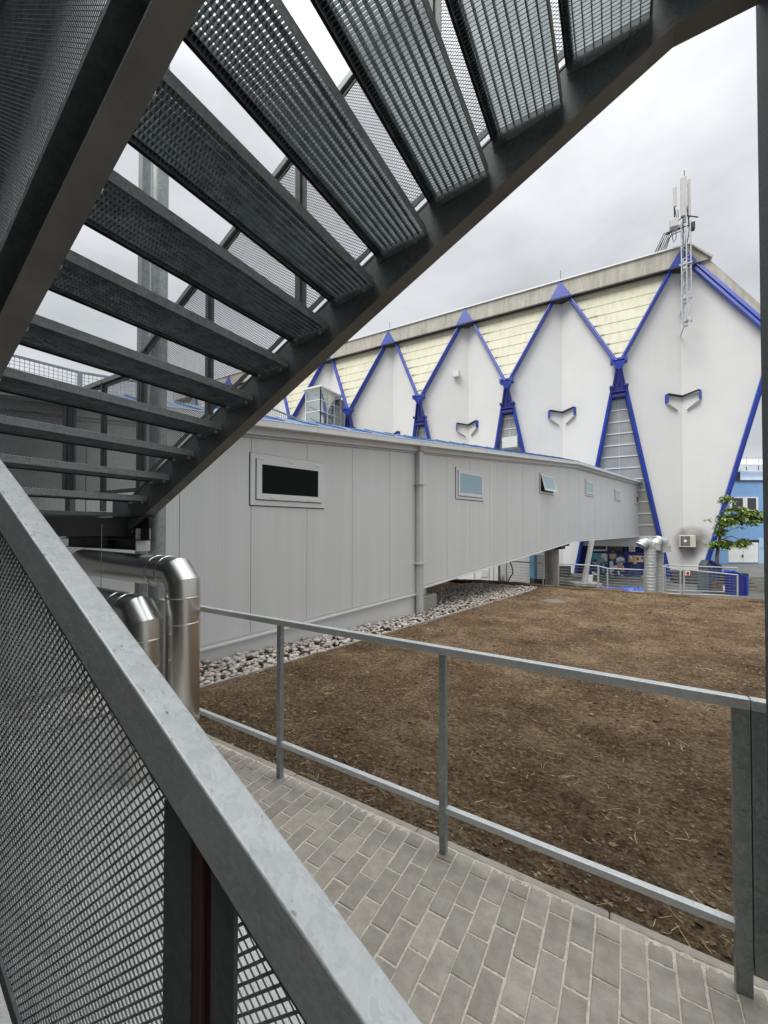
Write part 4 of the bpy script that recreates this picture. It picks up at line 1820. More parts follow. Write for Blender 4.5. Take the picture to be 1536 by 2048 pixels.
# cream triangles
for i, xn in enumerate(NX[1:-1]):
    mb = MB()
    rows = 9
    a, b_, c = ap(xn - HB, RC - .12, ZA), ap(xn + HB, RC - .12, ZA), ap(xn, -0.12, ZN)
    for r_ in range(rows):
        f0, f1 = r_ / rows, (r_ + 1) / rows
        z0, z1 = ZN + (ZA - ZN) * f0, ZN + (ZA - ZN) * f1
        lap = 0.022
        yb0 = -0.12 + RC * f0 - lap
        yb1 = -0.12 + RC * f1
        mb.add([ap(xn - HB * f0 - .001, yb0, z0), ap(xn + HB * f0 + .001, yb0, z0), ap(xn + HB * f1, yb1, z1), ap(xn - HB * f1, yb1, z1),
                ap(xn - HB * f0 - .001, yb0 + lap, z0), ap(xn + HB * f0 + .001, yb0 + lap, z0)],
               [(0, 1, 2, 3), (4, 5, 1, 0)])
    mb.build('upper_panel', M['cream'], AR)
    sd_ = bpy.data.materials.get('streak_dirt') or simple('streak_dirt', (0.22, 0.21, 0.15), 0.9, 0, .3, 4)
    for r_ in range(1, 9):
        mb = MB()
        f0 = (r_ / rows)
        z0 = ZN + (ZA - ZN) * f0
        y0 = -0.12 + RC * f0 - .05
        ln = rng.uniform(0.15, 0.8) * (0.6 + f0)
        xl = xn - HB * f0 + 0.12
        nseg = 7
        for q in range(nseg):
            xs = xl + ln * q / nseg
            hgt = 0.10 * (1 - q / nseg) * rng.uniform(.3, 1.3)
            mb.add([ap(xs, y0 - .012, z0 - hgt * .2), ap(xs + ln / nseg * 1.0, y0 - .012, z0), ap(xs + ln / nseg * .3, y0 - .012 + hgt * .24, z0 + hgt)], [(0, 1, 2)])
        mb.build('dirt_stain', sd_, AR)
# fascia band
x_l, x_r = NX[-1], FX[0] + .30
mb = MB()
hF = ZA - ZFB
mb.boxv(ap(x_l, YFA, ZFB), AE * (x_r - x_l), AN * 0.15 , UP * (hF * 0.47), 0)
mb.boxv(ap(x_l, YFA - 0.02 + .08, ZFB + hF * 0.47 + .012), AE * (x_r - x_l), AN * 0.12, UP * (hF * 0.53 - .02), 0)
mb.boxv(ap(x_l, YFA + .15, ZFB + .02), AE * (x_r - x_l), AN * (RC - YFA + .3), UP * 0.05, 1)
mb.boxv(ap(x_l, YFA - .04, ZA), AE * (x_r + .05 - x_l), AN * 0.3, UP * 0.07, 2)
mb.build('fascia', [M['fascia'], M['stain'], M['gutter']], AR)
x = x_l + .3
while x < x_r - 1.2:
    for a_, b_ in (((x, YFA - .006, ZFB + .01), .45), ((x + 1.1, YFA + .052, ZFB + hF * .5), .48)):
        mb = MB()
        mb.boxv(ap(*a_), AE * .015, AN * .02, UP * (hF * b_))
        mb.build('fascia_joint', M['plinth'], AR)
    x += 2.2
mb = MB()
mb.prism([ap(FX[0] + .30, YFA + .1, ZA), ap(FX[0] + .30, YFA + .1, ZFB), ap(FX[0] + 1.2, YFA + .1, ZFB)], AN * .3)
mb.prism([ap(FX[0] + .30, YFA - .04, ZA + .07), ap(FX[0] + 1.28, YFA - .04, ZFB + .05), ap(FX[0] + 1.2, YFA - .04, ZFB), ap(FX[0] + .30, YFA - .04, ZA)], AN * .4)
mb.build('fascia_end', M['fascia'], AR)
# roof plate and body
mb = MB()
mb.boxv(ap(x_l, YFA + .3, ZA - .2), AE * (x_r - x_l - .2), AN * 30, UP * 0.2)
mb.build('roof', M['fascia'], AR)
mb = MB()
mb.boxv(ap(x_l, RC + .6, LOW), AE * (FX[0] - .3 - x_l), AN * 28, UP * (ZA - .3 - LOW))
mb.build('hall_body', M['white'], AR)
# sloping roof edge of the corner
mb = MB()
pA, pB = ap(FX[0] + .75, RC - .75, ZFB + .35), ap(NX[0] + .35, -.55, ZN + .35)
mb.prism([ap(FX[0] + .70, .95, ZFB + .0), ap(FX[0] + 1.2, .85, ZFB + .0), ap(NX[0] + .55, .0, ZN + .2), ap(NX[0] + .3, .1, ZN + .1)], AN * .3)
mb.build('verge', M['fascia'], AR)
# blue apex triangles on the fascia
for x0 in FX:
    mb = MB()
    hw = HB * (ZA - ZFB) / (ZA - ZN) + .1
    mb.prism([ap(x0 - hw, YFA - .05, ZFB - .02), ap(x0 + hw, YFA - .05, ZFB - .02), ap(x0, YFA + .02, ZA + .02)], AN * 0.045)
    mb.build('apex_plate', M['blue'], AR)


def blue_bar(name, p, q, w_, h_, out_=0.0, m_='blue', up=None):
    mb = MB()
    mb.bar(p, q, w_, h_, up=up or AN)
    o = mb.build(name, M[m_], AR, bev=0.03)
    return o


for i, xn in enumerate(NX[:-1]):
    # two upper beams of the V
    for s in (-1, 1):
        if i == 0 and s == 1:
            continue
        f_ = (ZFB - ZN) / (ZA - ZN)
        w2 = 0.235 if i else 0.44
        mb = MB()
        mb.bar(ap(xn + s * .12, -.22, ZN + .1), ap(xn + s * HB * f_ + (-.4 * f_ if i == 0 else 0), RC * f_ - .22, ZFB), w2 * .8, .28, up=AN)
        mb.bar(ap(xn + s * (.12 - .02), -.40, ZN + .1), ap(xn + s * (HB * f_ - .02) + (-.4 * f_ if i == 0 else 0), RC * f_ - .40, ZFB), .09, .10, up=AN)
        mb.build('diagonal_beam', M['blue'], AR, bev=.02)
    # node casting
    mb = MB()
    mb.boxv(ap(xn - .34, -.42, ZN + .12), AE * .68, AN * .4, UP * .14)
    mb.prism([ap(xn - .32, -.45, ZN + .05), ap(xn + .32, -.45, ZN + .05), ap(xn + .13, -.40, ZN - .42), ap(xn - .13, -.40, ZN - .42)], AN * .3)
    for s in (-1, 1):
        mb.boxv(ap(xn + s * .34 - .07, -.62, ZN - .06), AE * .14, AN * .5, UP * .26)
        mb.prism([ap(xn + s * .06, -.58, ZN - .40), ap(xn + s * .10, -.58, ZN - .40), ap(xn + s * .33, -.58, ZN - .02), ap(xn + s * .22, -.58, ZN - .02)], AN * .16)
    mb.build('node_joint', M['blue'], AR, bev=.015)
    # tapered neck
    mb = MB()
    zt_, zb_ = ZN - .40, 9.45
    mb.prism([ap(xn - .12, -.36, zt_), ap(xn + .12, -.36, zt_), ap(xn + .38, -.2, zb_), ap(xn - .38, -.2, zb_)], AN * .3)
    mb.boxv(ap(xn - .02, -.43, zb_ + .4), AE * .04, AN * .1, UP * (zt_ - zb_ - .4))
    for s in (-1, 1):
        mb.bar(ap(xn + s * .13, -.44, zt_), ap(xn + s * .36, -.26, zb_), .07, .12, up=AN)
    mb.build('neck_plate', M['bluedark'], AR, bev=.01)
    mb = MB()
    for s in (-1, 1):
        mb.boxv(ap(xn + s * .34 - .12, -.42, zb_ + .30), AE * .24, AN * .5, UP * .13)
    mb.boxv(ap(xn - .33, -.32, zb_ + .05), AE * .66, AN * .3, UP * .07)
    mb.boxv(ap(xn - .33, -.28, zb_ - .22), AE * .66, AN * .3, UP * .18)
    mb.build('clamp_plate', M['bluedark'], AR, bev=.015)
    for s in (-1, 1):
        top = ap(xn + s * .31, -.12, zb_ + .35)
        bot = ap(xn + s * FOOT - (.4 if i == 0 else 0), YF - .12, LOW)
        mb = MB()
        mb.bar(top, bot, .20, .26, up=AN)
        mb.bar(top - AN * .15, bot - AN * .15, .07, .06, up=AN)
        mb.build('leg', M['blue'], AR, bev=.025)
    if i == 0:
        continue
    # glazing between the legs, with mullions
    z1, z0 = zb_ - .2, (1.35 if i == 1 else LOW)
    xa = lambda z: .34 + (FOOT - .38) * (zb_ - z) / (zb_ - LOW) - .08
    ya = lambda z: .25 + (YF - .05) * (zb_ - z) / (zb_ - LOW)
    mb = MB()
    mb.prism([ap(xn - xa(z0), ya(z0), z0), ap(xn + xa(z0), ya(z0), z0), ap(xn + xa(z1), ya(z1), z1), ap(xn - xa(z1), ya(z1), z1)], AN * .05)
    go = mb.build('glazing', M['glassgrey'], AR)
    mb = MB()
    z = z0 + .02
    while z < z1:
        mb.bar(ap(xn - xa(z) + .0, ya(z) - .02, z), ap(xn + xa(z), ya(z) - .02, z), .045, .05)
        z += .66
    mb.bar(ap(xn - .0, ya(z0) - .01, z0), ap(xn, ya(z1) - .01, z1), .015, .03, up=AN)
    sub(mb, 'mullion', M['sill'], go, AR)
    if i == 1:
        mb = MB()
        mb.boxv(ap(xn - 2.0, ya(z0) - .1, .78), AE * 4.0, AN * .3, UP * .55)
        mb.build('lintel', M['whitepaint'], AR)
    if i == 2:
        x_, z_ = apx(1008, 899, .3)
        x2, z2 = apx(1037, 875, .3)
        mb = MB()
        mb.boxv(ap(x_, -.15, z_), AE * (x2 - x_), AN * .6, UP * (z2 - z_))
        vo = mb.build('louvre_box', M['whitepaint'], AR)
        mb = MB()
        for q in range(8):
            mb.boxv(ap(x_ + .03, -.19, z_ + (z2 - z_) * (q + .3) / 8), AE * (x2 - x_ - .06), AN * .04, UP * .05)
        sub(mb, 'louvre_blade', M['sill'], vo, AR)
# ledges folded round the inner corner of each wall
for x0 in FX:
    for s in (-1, 1):
        d = (AE * s * HB - AN * RC).normalized()
        nrm = Vector((d.y, -d.x, 0))
        if nrm.dot(AN) > 0:
            nrm = -nrm
        o0 = ap(x0, RC, 0)
        P = lambda u, z, n_: Vector((o0.x, o0.y, 0)) + d * u + nrm * n_ + UP * z
        mb = MB()
        u0, u1 = .26, .86
        zt0_, zt1_, zb0_, zb1_ = 9.20, 9.36, 8.46, 8.86
        f, b2 = .24, .0
        # side, top, and bottom plates of a shallow tray
        mb.prism([P(u1, zb1_, b2), P(u1, zt1_, b2), P(u1, zt1_, f), P(u1, zb1_, f)], d * .05, 1)
        mb.prism([P(u1, zt1_, b2), P(u0 - .26, zt0_, b2), P(u0 - .26, zt0_, f), P(u1, zt1_, f)], UP * .025, 2)
        mb.prism([P(u1, zb1_, b2), P(u0, zb0_, b2), P(u0, zb0_, f * .6), P(u1, zb1_, f)], UP * -.04, 3)
        mb.build('folded_ledge', [M['white'], M['blue'], M['stain'], M['plinth']], AR)
# small square vent
x_, z_ = apx(907, 755, .9)
mb = MB()
mb.boxv(ap(x_, .75, z_), AE * .42, AN * .3, UP * .42)
mb.build('wall_vent', M['plinth'], AR)
p_ = [ap(apx(a_, b_, .95)[0], .95, apx(a_, b_, .95)[1]) for a_, b_ in ((1236, 990), (1281.5, 990), (1281.5, 957), (1236, 959))]
mb = MB()
mb.prism(p_, AN * .15)
mb.build('blue_panel', simple('bright_blue_panel', (0.03, 0.13, 0.55), .4, 0, .05, 3), AR)
# lightning rods
for xr in (FX[1], FX[3]):
    mb = MB()
    mb.tube([ap(xr, .9, ZA), ap(xr, .9, ZA + .8)], .015, 6)
    mb.build('lightning_rod', M['cable'], AR)
# open ground floor bay behind the graphics
xn = NX[1]
mb = MB()
mb.boxv(ap(xn - 2.6, 1.5, LOW), AE * 5.2, AN * .1, UP * 2.3)
mb.build('entrance_back', M['bluedark'], AR)
# things printed behind the glass: three framed panels with generic sports people
def entr(px, py, y=1.35):
    x, z = apx(px, py, y)
    return x, z


def flat_poly(mb, pts, y, mi):
    P_ = [ap(*(lambda t_: (t_[0], y, t_[1]))(apx(a, b_, y))) for a, b_ in pts]
    mb.add(P_, [tuple(range(len(P_)))], mi)


def disc(cx, cy, rx, ry, n=12):
    return [(cx + rx * math.cos(2 * math.pi * i / n), cy + ry * math.sin(2 * math.pi * i / n)) for i in range(n)]


ENT = empty('photo_panel_wall', ap(NX[1], 1.15, LOW), 'dark blue entrance front under the bridge with printed panels of hockey players', 'entrance')
Y0 = 1.12
pm = [M['teal'], M['printwhite'], M['navy'], M['skin'], M['tan'], M['glassblack'], M['bluedark'], M['whitepaint']]


def panel(bg, rect, shapes, name='printed_panel'):
    mb = MB()
    x0, y0, x1, y1 = rect
    a = ap(apx(x0, y1, Y0)[0], Y0, apx(x0, y1, Y0)[1])
    b_ = ap(apx(x1, y1, Y0)[0], Y0, apx(x1, y1, Y0)[1])
    c = ap(apx(x1, y0, Y0)[0], Y0, apx(x1, y0, Y0)[1])
    d_ = ap(apx(x0, y0, Y0)[0], Y0, apx(x0, y0, Y0)[1])
    mb.prism([a, b_, c, d_], AN * .04, bg)
    yy = Y0 - .004
    for pts, mi in shapes:
        flat_poly(mb, pts, yy, mi)
        yy -= .004
    return mb.build(name, pm, ENT)


panel(0, (1183, 1106, 1215, 1158), [
    ([(1203, 1107), (1215, 1107), (1215, 1122), (1203, 1120)], 1),
    ([(1181, 1158), (1183, 1128), (1190, 1124), (1196, 1134), (1200, 1158)], 2),
    (disc(1190, 1124, 4, 6), 3), (disc(1190, 1121, 4.5, 3), 2),
    ([(1200, 1146), (1201, 1126), (1208, 1122), (1214, 1130), (1215, 1158), (1202, 1158)], 2),
    ([(1204, 1126), (1210, 1126), (1210, 1144), (1204, 1144)], 0),
    (disc(1205, 1120, 4, 5.5), 3),
    ([(1184, 1158), (1184, 1142), (1204, 1152), (1214, 1148), (1214, 1158)], 1)])
panel(2, (1218, 1106, 1250, 1160), [
    (disc(1225, 1111, 8, 8), 4), ([(1218, 1135), (1218, 1122), (1226, 1122), (1228, 1140)], 1),
    ([(1218, 1158), (1219, 1136), (1232, 1130), (1248, 1132), (1250, 1145), (1250, 1158)], 1),
    ([(1222, 1148), (1230, 1137), (1250, 1142), (1250, 1158), (1232, 1158)], 2),
    ([(1235, 1141), (1239, 1141), (1240, 1150), (1236, 1150)], 1),
    (disc(1240, 1129, 6, 7), 3), ([(1232, 1125), (1233, 1116), (1241, 1113), (1249, 1117), (1250, 1125)], 1),
    ([(1233, 1122), (1249, 1121), (1249, 1125), (1233, 1126)], 0),
    (disc(1246, 1139, 3.5, 5), 3), (disc(1223, 1150, 4.5, 4), 3), (disc(1244, 1154, 4, 4), 1)])
panel(6, (1254, 1106, 1289, 1160), [
    ([(1257, 1110), (1287, 1112), (1287, 1124), (1257, 1124)], 4),
    (disc(1262, 1115, 2.5, 3), 1), (disc(1275, 1118, 3, 3), 5), (disc(1284, 1116, 2, 3), 2),
    ([(1256, 1160), (1260, 1131), (1270, 1126), (1280, 1130), (1284, 1160)], 2),
    (disc(1270, 1122, 5, 6.5), 3), (disc(1264, 1157, 3.5, 3), 3), (disc(1284, 1154, 2.5, 3.5), 3)])
panel(5, (1186, 1084, 1216, 1103), [([(1187, 1102), (1187, 1099), (1215, 1099), (1215, 1102)], 1), ([(1212, 1102), (1212, 1085), (1216, 1085), (1216, 1102)], 1)], 'upper_window')
panel(5, (1219, 1085, 1246, 1103), [], 'upper_window')
mb = MB()
a0 = apx(1258, 1103, Y0 - .05)
a1 = apx(1270, 1088, Y0 - .05)
mb.boxv(ap(a0[0], Y0 - .05, a0[1]), AE * (a1[0] - a0[0]), AN * .04, UP * (a1[1] - a0[1]), 0)
for cx, cy in ((1261, 1091), (1267, 1091), (1261, 1099), (1267, 1099), (1264, 1095)):
    flat_poly(mb, disc(cx, cy, 1.5, 1.7), Y0 - .056, 1)
mb.build('round_hole_panel', [M['whitepaint'], M['navy']], ENT, bev=.01)
mb = MB()
for px_ in (1182, 1217, 1252, 1290):
    xx, _ = apx(px_, 1120, Y0)
    mb.boxv(ap(xx - .05, Y0 - .06, LOW), AE * .10, AN * .1, UP * 2.1)
mb.boxv(ap(apx(1182, 1120, Y0)[0], Y0 - .05, apx(1200, 1105, Y0)[1] - .04), AE * 3.6, AN * .08, UP * .08)
mb.build('mullion', M['bluedark'], ENT)

# air conditioner
acx, acz = apx(1358, 1094, RC - .6)
AC = empty('air_conditioner', ap(acx + .45, RC - .5, acz), 'cream outdoor air conditioner unit fixed low on the white wall', 'air conditioner')
x2, _ = apx(1391, 1094, RC - .6)
aw = x2 - acx
mb = MB()
mb.boxv(ap(acx, RC - .75, acz), AE * aw, AN * .35, UP * .66)
mb.build('casing', simple('ac_cream', (0.60, 0.57, 0.48), .5, 0, .05, 3), AC, bev=.02)
mb = MB()
cc = ap(acx + aw * .36, RC - .756, acz + .34)
mb.boxv(ap(acx + aw * .08, RC - .757, acz + .08), AE * (aw * .56), AN * .006, UP * .52)
gro = mb.build('grille', M['stain'], AC)
mb = MB()
for rr in (.24, .19, .14, .09):
    pts = [cc + AE * rr * math.cos(a) + UP * rr * math.sin(a) - AN * .012 for a in np.linspace(0, 2 * math.pi, 25)]
    mb.tube(pts, .007, 4, False)
sub(mb, 'fan_guard', M['trim'], gro, AC)
mb = MB()
mb.tube([cc - AN * .01, cc - AN * .03], .075, 16)
sub(mb, 'fan_hub', M['whitepaint'], gro, AC)
mb = MB()
for q in (.1, .75):
    mb.boxv(ap(acx + aw * q, RC - .72, acz - .09), AE * .06, AN * .7, UP * .07)
mb.boxv(ap(acx, RC - .74, acz - .07), AE * aw, AN * .04, UP * .05)
mb.build('wall_bracket', M['stain'], AC)
# dirt around it on the wall is the wall's own: a broad soft stain patch
m, nt, b = mat_new('soot_patch')
N = nt.nodes.new
L = nt.links.new
tc = N('ShaderNodeTexCoord')
gr_ = N('ShaderNodeTexGradient')
gr_.gradient_type = 'SPHERICAL'
mp_ = N('ShaderNodeMapping')
mp_.inputs['Location'].default_value = (-1, -1, 0)
mp_.inputs['Scale'].default_value = (2, 2, 1)
L(tc.outputs['UV'], mp_.inputs['Vector'])
nn = N('ShaderNodeTexNoise')
nn.inputs['Scale'].default_value = 5
nn.inputs['Detail'].default_value = 6
L(tc.outputs['UV'], nn.inputs['Vector'])
L(mp_.outputs[0], gr_.inputs['Vector'])
mu = N('ShaderNodeMath')
mu.operation = 'MULTIPLY'
L(gr_.outputs['Fac'], mu.inputs[0])
L(nn.outputs['Fac'], mu.inputs[1])
mu2 = N('ShaderNodeMath')
mu2.operation = 'MULTIPLY'
mu2.inputs[1].default_value = 1.5
L(mu.outputs[0], mu2.inputs[0])
tr = N('ShaderNodeBsdfTransparent')
ms = N('ShaderNodeMixShader')
b.inputs['Base Color'].default_value = (0.13, 0.11, 0.095, 1)
b.inputs['Roughness'].default_value = 0.95
L(mu2.outputs[0], ms.inputs[0])
L(tr.outputs[0], ms.inputs[1])
L(b.outputs[0], ms.inputs[2])
L(ms.outputs[0], nt.nodes['Material Output'].inputs['Surface'])
sgn_d = {}
for s in (-1, 1):
    x0 = FX[0]
    d = (AE * s * HB - AN * RC).normalized()
    nrm = Vector((d.y, -d.x, 0))
    if nrm.dot(AN) > 0:
        nrm = -nrm
    o0 = ap(x0, RC, 0)
    z0s, z1s = acz - .55, acz + 1.25
    if s == 1:
        u0, u1, c0, c1 = 0.0, 1.5, 0.35, 1.0
    else:
        u0, u1, c0, c1 = 0.0, .62, 0.35, 0.0
    V_ = [Vector((o0.x, o0.y, 0)) + d * u + nrm * .006 + UP * z for u, z in ((u0, z0s), (u1, z0s), (u1, z1s), (u0, z1s))]
    mb = MB()
    mb.add(V_, [(0, 1, 2, 3)])
    so_ = mb.build('wall_stain', m, AR)
    uvl = so_.data.uv_layers.new(name='UVMap')
    for li, (uu, vv_) in enumerate(((c0, 0), (c1, 0), (c1, 1), (c0, 1))):
        uvl.data[li].uv = (uu, vv_)

# telecom mast
mx_, mz0 = apx(1372, 648, -.35)
TM = empty('telecom_mast', ap(mx_, -.35, mz0), 'grey lattice telecom mast with tall antenna panels on the arena corner', 'mast')
mz1 = apx(1372, 445, -.35)[1]
R3 = .24
mb = MB()
legs = []
for a in (90, 210, 330):
    legs.append((math.cos(R(a + 12)) * R3, math.sin(R(a + 12)) * R3))
for lx, ly in legs:
    mb.tube([ap(mx_ + lx, -.35 + ly, mz0), ap(mx_ + lx, -.35 + ly, mz1)], .028, 8)
z = mz0
k = 0
while z < mz1 - .3:
    for i in range(3):
        a, b_ = legs[i], legs[(i + 1) % 3]
        if k % 2:
            a, b_ = b_, a
        mb.tube([ap(mx_ + a[0], -.35 + a[1], z), ap(mx_ + b_[0], -.35 + b_[1], z + .33)], .012, 5)
    z += .33
    k += 1
mb.build('lattice', M['lattice'], TM)
for z in (mz0 + .1, mz0 + 1.3, mz0 + 3.1):
    mb = MB()
    mb.boxv(ap(mx_ - .03, -.2, z), AE * .05, AN * 1.65, UP * .05)
    mb.boxv(ap(mx_ - .28, -.35 - .15, z), AE * .56, AN * .05, UP * .05)
    mb.boxv(ap(mx_ - .10, -.35 - .08, z - .2), AE * .18, AN * .2, UP * .4)
    mb.build('wall_clamp', M['lattice'], TM)
mb = MB()
z = mz0
for q in (0, ):
    mb.tube([ap(mx_ + .02, -.62, mz0 + .1), ap(mx_ + .02, -.62, mz1 + 1.5)], .03, 8)
mb.build('cable_pole', M['steel'], TM)


def antenna(px0, px1, py0, py1, y, dpt, th=.16):
    xa_, z1_ = apx(px0, py0, y)
    xb_, _ = apx(px1, py0, y)
    z0_ = apx(px0, py1, y)[1]
    mb = MB()
    mb.boxv(ap(xa_, y, z0_), AE * (xb_ - xa_), AN * th, UP * (z1_ - z0_))
    o = mb.build('antenna_panel', M['antenna'], TM, bev=.04, seg=2)
    mb = MB()
    xm = (xa_ + xb_) / 2
    mb.tube([ap(xm, y + th + .12, z0_ - .4), ap(xm, y + th + .12, z1_ + .1)], .03, 8)
    for f_ in (.12, .5, .88):
        mb.boxv(ap(xm - .04, y + th, z0_ + (z1_ - z0_) * f_), AE * .08, AN * .14, UP * .1)
    sub(mb, 'bracket_pole', M['stain'], o, TM)


antenna(1361, 1373, 354, 433, -.6, 0)
antenna(1375.5, 1381, 357, 434, -.35, 0)
antenna(1346.5, 1353, 373, 414, -.8, 0, .12)
mb = MB()
mb.tube([ap(mx_ + .0, -.35, mz1), ap(mx_ + .0, -.35, apx(1367, 341, -.35)[1])], .018, 6)
mb.build('lightning_rod', M['stain'], TM)
bx, bz = apx(1339, 460, -.7)
mb = MB()
mb.boxv(ap(bx, -.9, bz), AE * .36, AN * .3, UP * .42)
mb.build('radio_unit', M['antenna'], TM, bev=.02)
bx2, bz2 = apx(1383, 458, -.5)
mb = MB()
mb.boxv(ap(bx2, -.5, bz2), AE * .16, AN * .25, UP * .38)
mb.build('radio_unit', M['stain'], TM, bev=.02)
mb = MB()
mb.tube([ap(bx + .3, -.7, bz + .3), ap(mx_, -.35, bz + .75), ap(bx2 + .3, -.4, bz + .4)], .03, 6)
mb.tube([ap(mx_ - .3, -.35, mz1 - .2), ap(mx_ + .3, -.35, mz1 - .2)], .03, 6)
mb.build('outrigger_arm', M['stain'], TM)
mb = MB()
for q in range(7):
    x1_ = mx_ - .1 + rng.normal(0, .08)
    s0 = ap(x1_, -.2, mz1 + rng.uniform(-.3, .2))
    e0 = ap(mx_ - .75 - q * .09, .9, ZA + .08)
    m0 = (s0 + e0) / 2 + AE * (-.12) + UP * (.25 + .05 * q)
    mb.tube([s0, (s0 + m0) / 2 + UP * .05, m0, (m0 + e0) / 2 - UP * .02, e0], .022, 6)
for (a_, b_) in (((1343, 462), (1352, 462)), ((1350, 418), (1356, 420))):
    p, q_ = [ap(apx(*t_, -.7)[0], -.7, apx(*t_, -.7)[1]) for t_ in (a_, b_)]
    mb.tube([p, p - UP * .45 + AE * .05, (p + q_) / 2 - UP * .6, q_ - UP * .4, q_], .02, 6)
for q in range(3):
    mb.tube([ap(mx_ + .1 * q - .1, -.3, mz1 + .9), ap(mx_ + .12 * q - .05, -.3, mz1 - .4), ap(mx_ + .05 * q - .1, -.3, mz1 - 1.8)], .02, 5)
mb.build('cables', M['cable'], TM)

# glass lift tower in front of the facade
dc = 29.8
GL = empty('glass_tower', at_depth(641, 1000, dc), 'small glazed tower with a flat roof in front of the white arena facade', 'tower')
gc = at_depth(641, 775, dc)
gz = gc.z
g0 = Vector((gc.x, gc.y, 0))
gW, gD = 1.42, 3.0
zb0 = 1.0
fr = MB()
levels = [gz - .12, gz - .9, gz - 1.75, gz - 4.0, gz - 6.2]
ft = .06
for (o_, v_, n_) in ((g0, -AE * gW, 1), (g0, AN * gD * .86, 3)):
    for i in range(n_ + 1):
        fr.bar(o_ + v_ * i / n_ + UP * zb0, o_ + v_ * i / n_ + UP * gz, ft, ft)
    for z in levels:
        fr.bar(o_ + UP * z, o_ + v_ + UP * z, ft, ft)
fr.bar(g0 - AE * gW + AN * gD * .86 + UP * zb0, g0 - AE * gW + AN * gD * .86 + UP * gz, ft, ft)
fr.build('steel_frame', M['gutter'], GL)
mb = MB()
mb.boxv(g0 - AE * gW + UP * zb0, AE * gW, AN * .02, UP * (gz - zb0 - .1))
mb.boxv(g0 - AE * .02 + AN * .03 + UP * zb0, AE * .02, AN * (gD * .86 - .05), UP * (gz - zb0 - .1))
mb.boxv(g0 - AE * gW + AN * gD * .86 + UP * zb0, AE * gW, AN * .02, UP * (gz - zb0 - .1))
mb.build('glazing', M['glassclear'], GL)
mb = MB()
mb.boxv(g0 - AE * (gW + .2) - AN * .2 + UP * gz, AE * (gW + .4), AN * (gD * .86 + .3), UP * .12)
mb.build('roof', M['sill'], GL)
mb = MB()
mb.boxv(g0 - AE * .9 + AN * gD * .86 + UP * zb0, AE * .9, AN * .9, UP * (gz - zb0 - .15))
mb.build('link_panel', M['frame'], GL)
mb = MB()
for q in range(7):
    mb.bar(g0 - AE * (gW * .9) + AN * .3 + UP * (gz - 1.2 - q * .9), g0 - AE * .1 + AN * (gD * .6) + UP * (gz - 2.0 - q * .9), .08, .12)
mb.bar(g0 - AE * .7 + AN * 1.4 + UP * zb0, g0 - AE * .7 + AN * 1.4 + UP * (gz - .3), .15, .15)
mb.build('inner_stair', M['plinth'], GL)

# ------------------------------------------------------------------ spiral ducts under the bridge end
def spiral_duct(px0, px1, topy, ey, depth, label, turn):
    c = at_depth((px0 + px1) / 2, ey, depth)
    wd = (px1 - px0) / FPX * depth
    r_ = wd / 2
    root = empty('ventilation_duct', (c.x, c.y, LOW), label, 'duct', 'spiral ducts beside the bridge end')
    mb = MB()
    zt = at_depth((px0 + px1) / 2, ey, depth).z
    mb.tube([(c.x, c.y, LOW), (c.x, c.y, zt)], r_, 28)
    z = LOW + .1
    k = 0
    mb.build('vertical_run', M['steel'], root, smooth=True)
    mb = MB()
    while z < zt - .05:
        mb.tube([(c.x, c.y, z), (c.x, c.y, z + .012), (c.x, c.y, z + .024)], [r_ + .001, r_ + .012, r_ + .001], 28, False)
        z += .11
    mb.build('spiral_seam', M['steel'], root, smooth=True)
    # segmented bend
    pts = []
    Rb = r_ * 0.95
    for i in range(6):
        a = math.pi / 2 * i / 5 * (1.75 if turn == 1 else 1.75)
        pts.append(Vector((c.x, c.y, zt)) + (-RT * (Rb - Rb * math.cos(a)) if turn == 1 else RT * (Rb - Rb * math.cos(a)) * 0 - RT * (Rb - Rb * math.cos(a))) + UP * Rb * math.sin(a))
    mb = MB()
    mb.tube(pts, r_ * 1.06, 24)
    o = mb.build('segmented_bend', M['steel'], root)
    for p_, q_ in zip(pts[1:-1], pts[2:]):
        rb = MB()
        d_ = (q_ - p_).normalized()
        rb.tube([p_ - d_ * .012, p_ + d_ * .012], r_ * 1.12, 24)
        sub(rb, 'bend_rib', M['steel'], o, root)


spiral_duct(1290, 1310, 1072, 1096, 13.6, 'left of the two spiral ducts standing by the bridge end', 1)
# the right duct bends over to its mouth on the right
c = at_depth(1316, 1100, 13.9)
r_ = 19 / FPX * 13.9 / 2
root = empty('ventilation_duct', (c.x, c.y, LOW), 'right of the two spiral ducts, its wide bend opening to the right', 'duct', 'spiral ducts beside the bridge end')
mb = MB()
mb.tube([(c.x, c.y, LOW), (c.x, c.y, c.z)], r_, 28)
mb.build('vertical_run', M['steel'], root, smooth=True)
mb = MB()
z = LOW + .1
while z < c.z - .05:
    mb.tube([(c.x, c.y, z), (c.x, c.y, z + .012), (c.x, c.y, z + .024)], [r_ + .001, r_ + .012, r_ + .001], 28, False)
    z += .11
mb.build('spiral_seam', M['steel'], root, smooth=True)
P_ = [at_depth(a_, b_, 13.6) for a_, b_ in ((1310, 1100), (1311, 1087), (1317, 1081), (1325, 1084), (1329, 1092), (1330, 1103))]
mb = MB()
mb.tube(P_, 10.2 / FPX * 13.6, 24)
o = mb.build('segmented_bend', M['steel'], root)
for p_, q_ in zip(P_[1:], P_[:-1]):
    d_ = (q_ - p_).normalized()
    rb = MB()
    rb.tube([p_ - d_ * .012, p_ + d_ * .012], 10.8 / FPX * 13.6, 24)
    sub(rb, 'bend_rib', M['steel'], o, root)

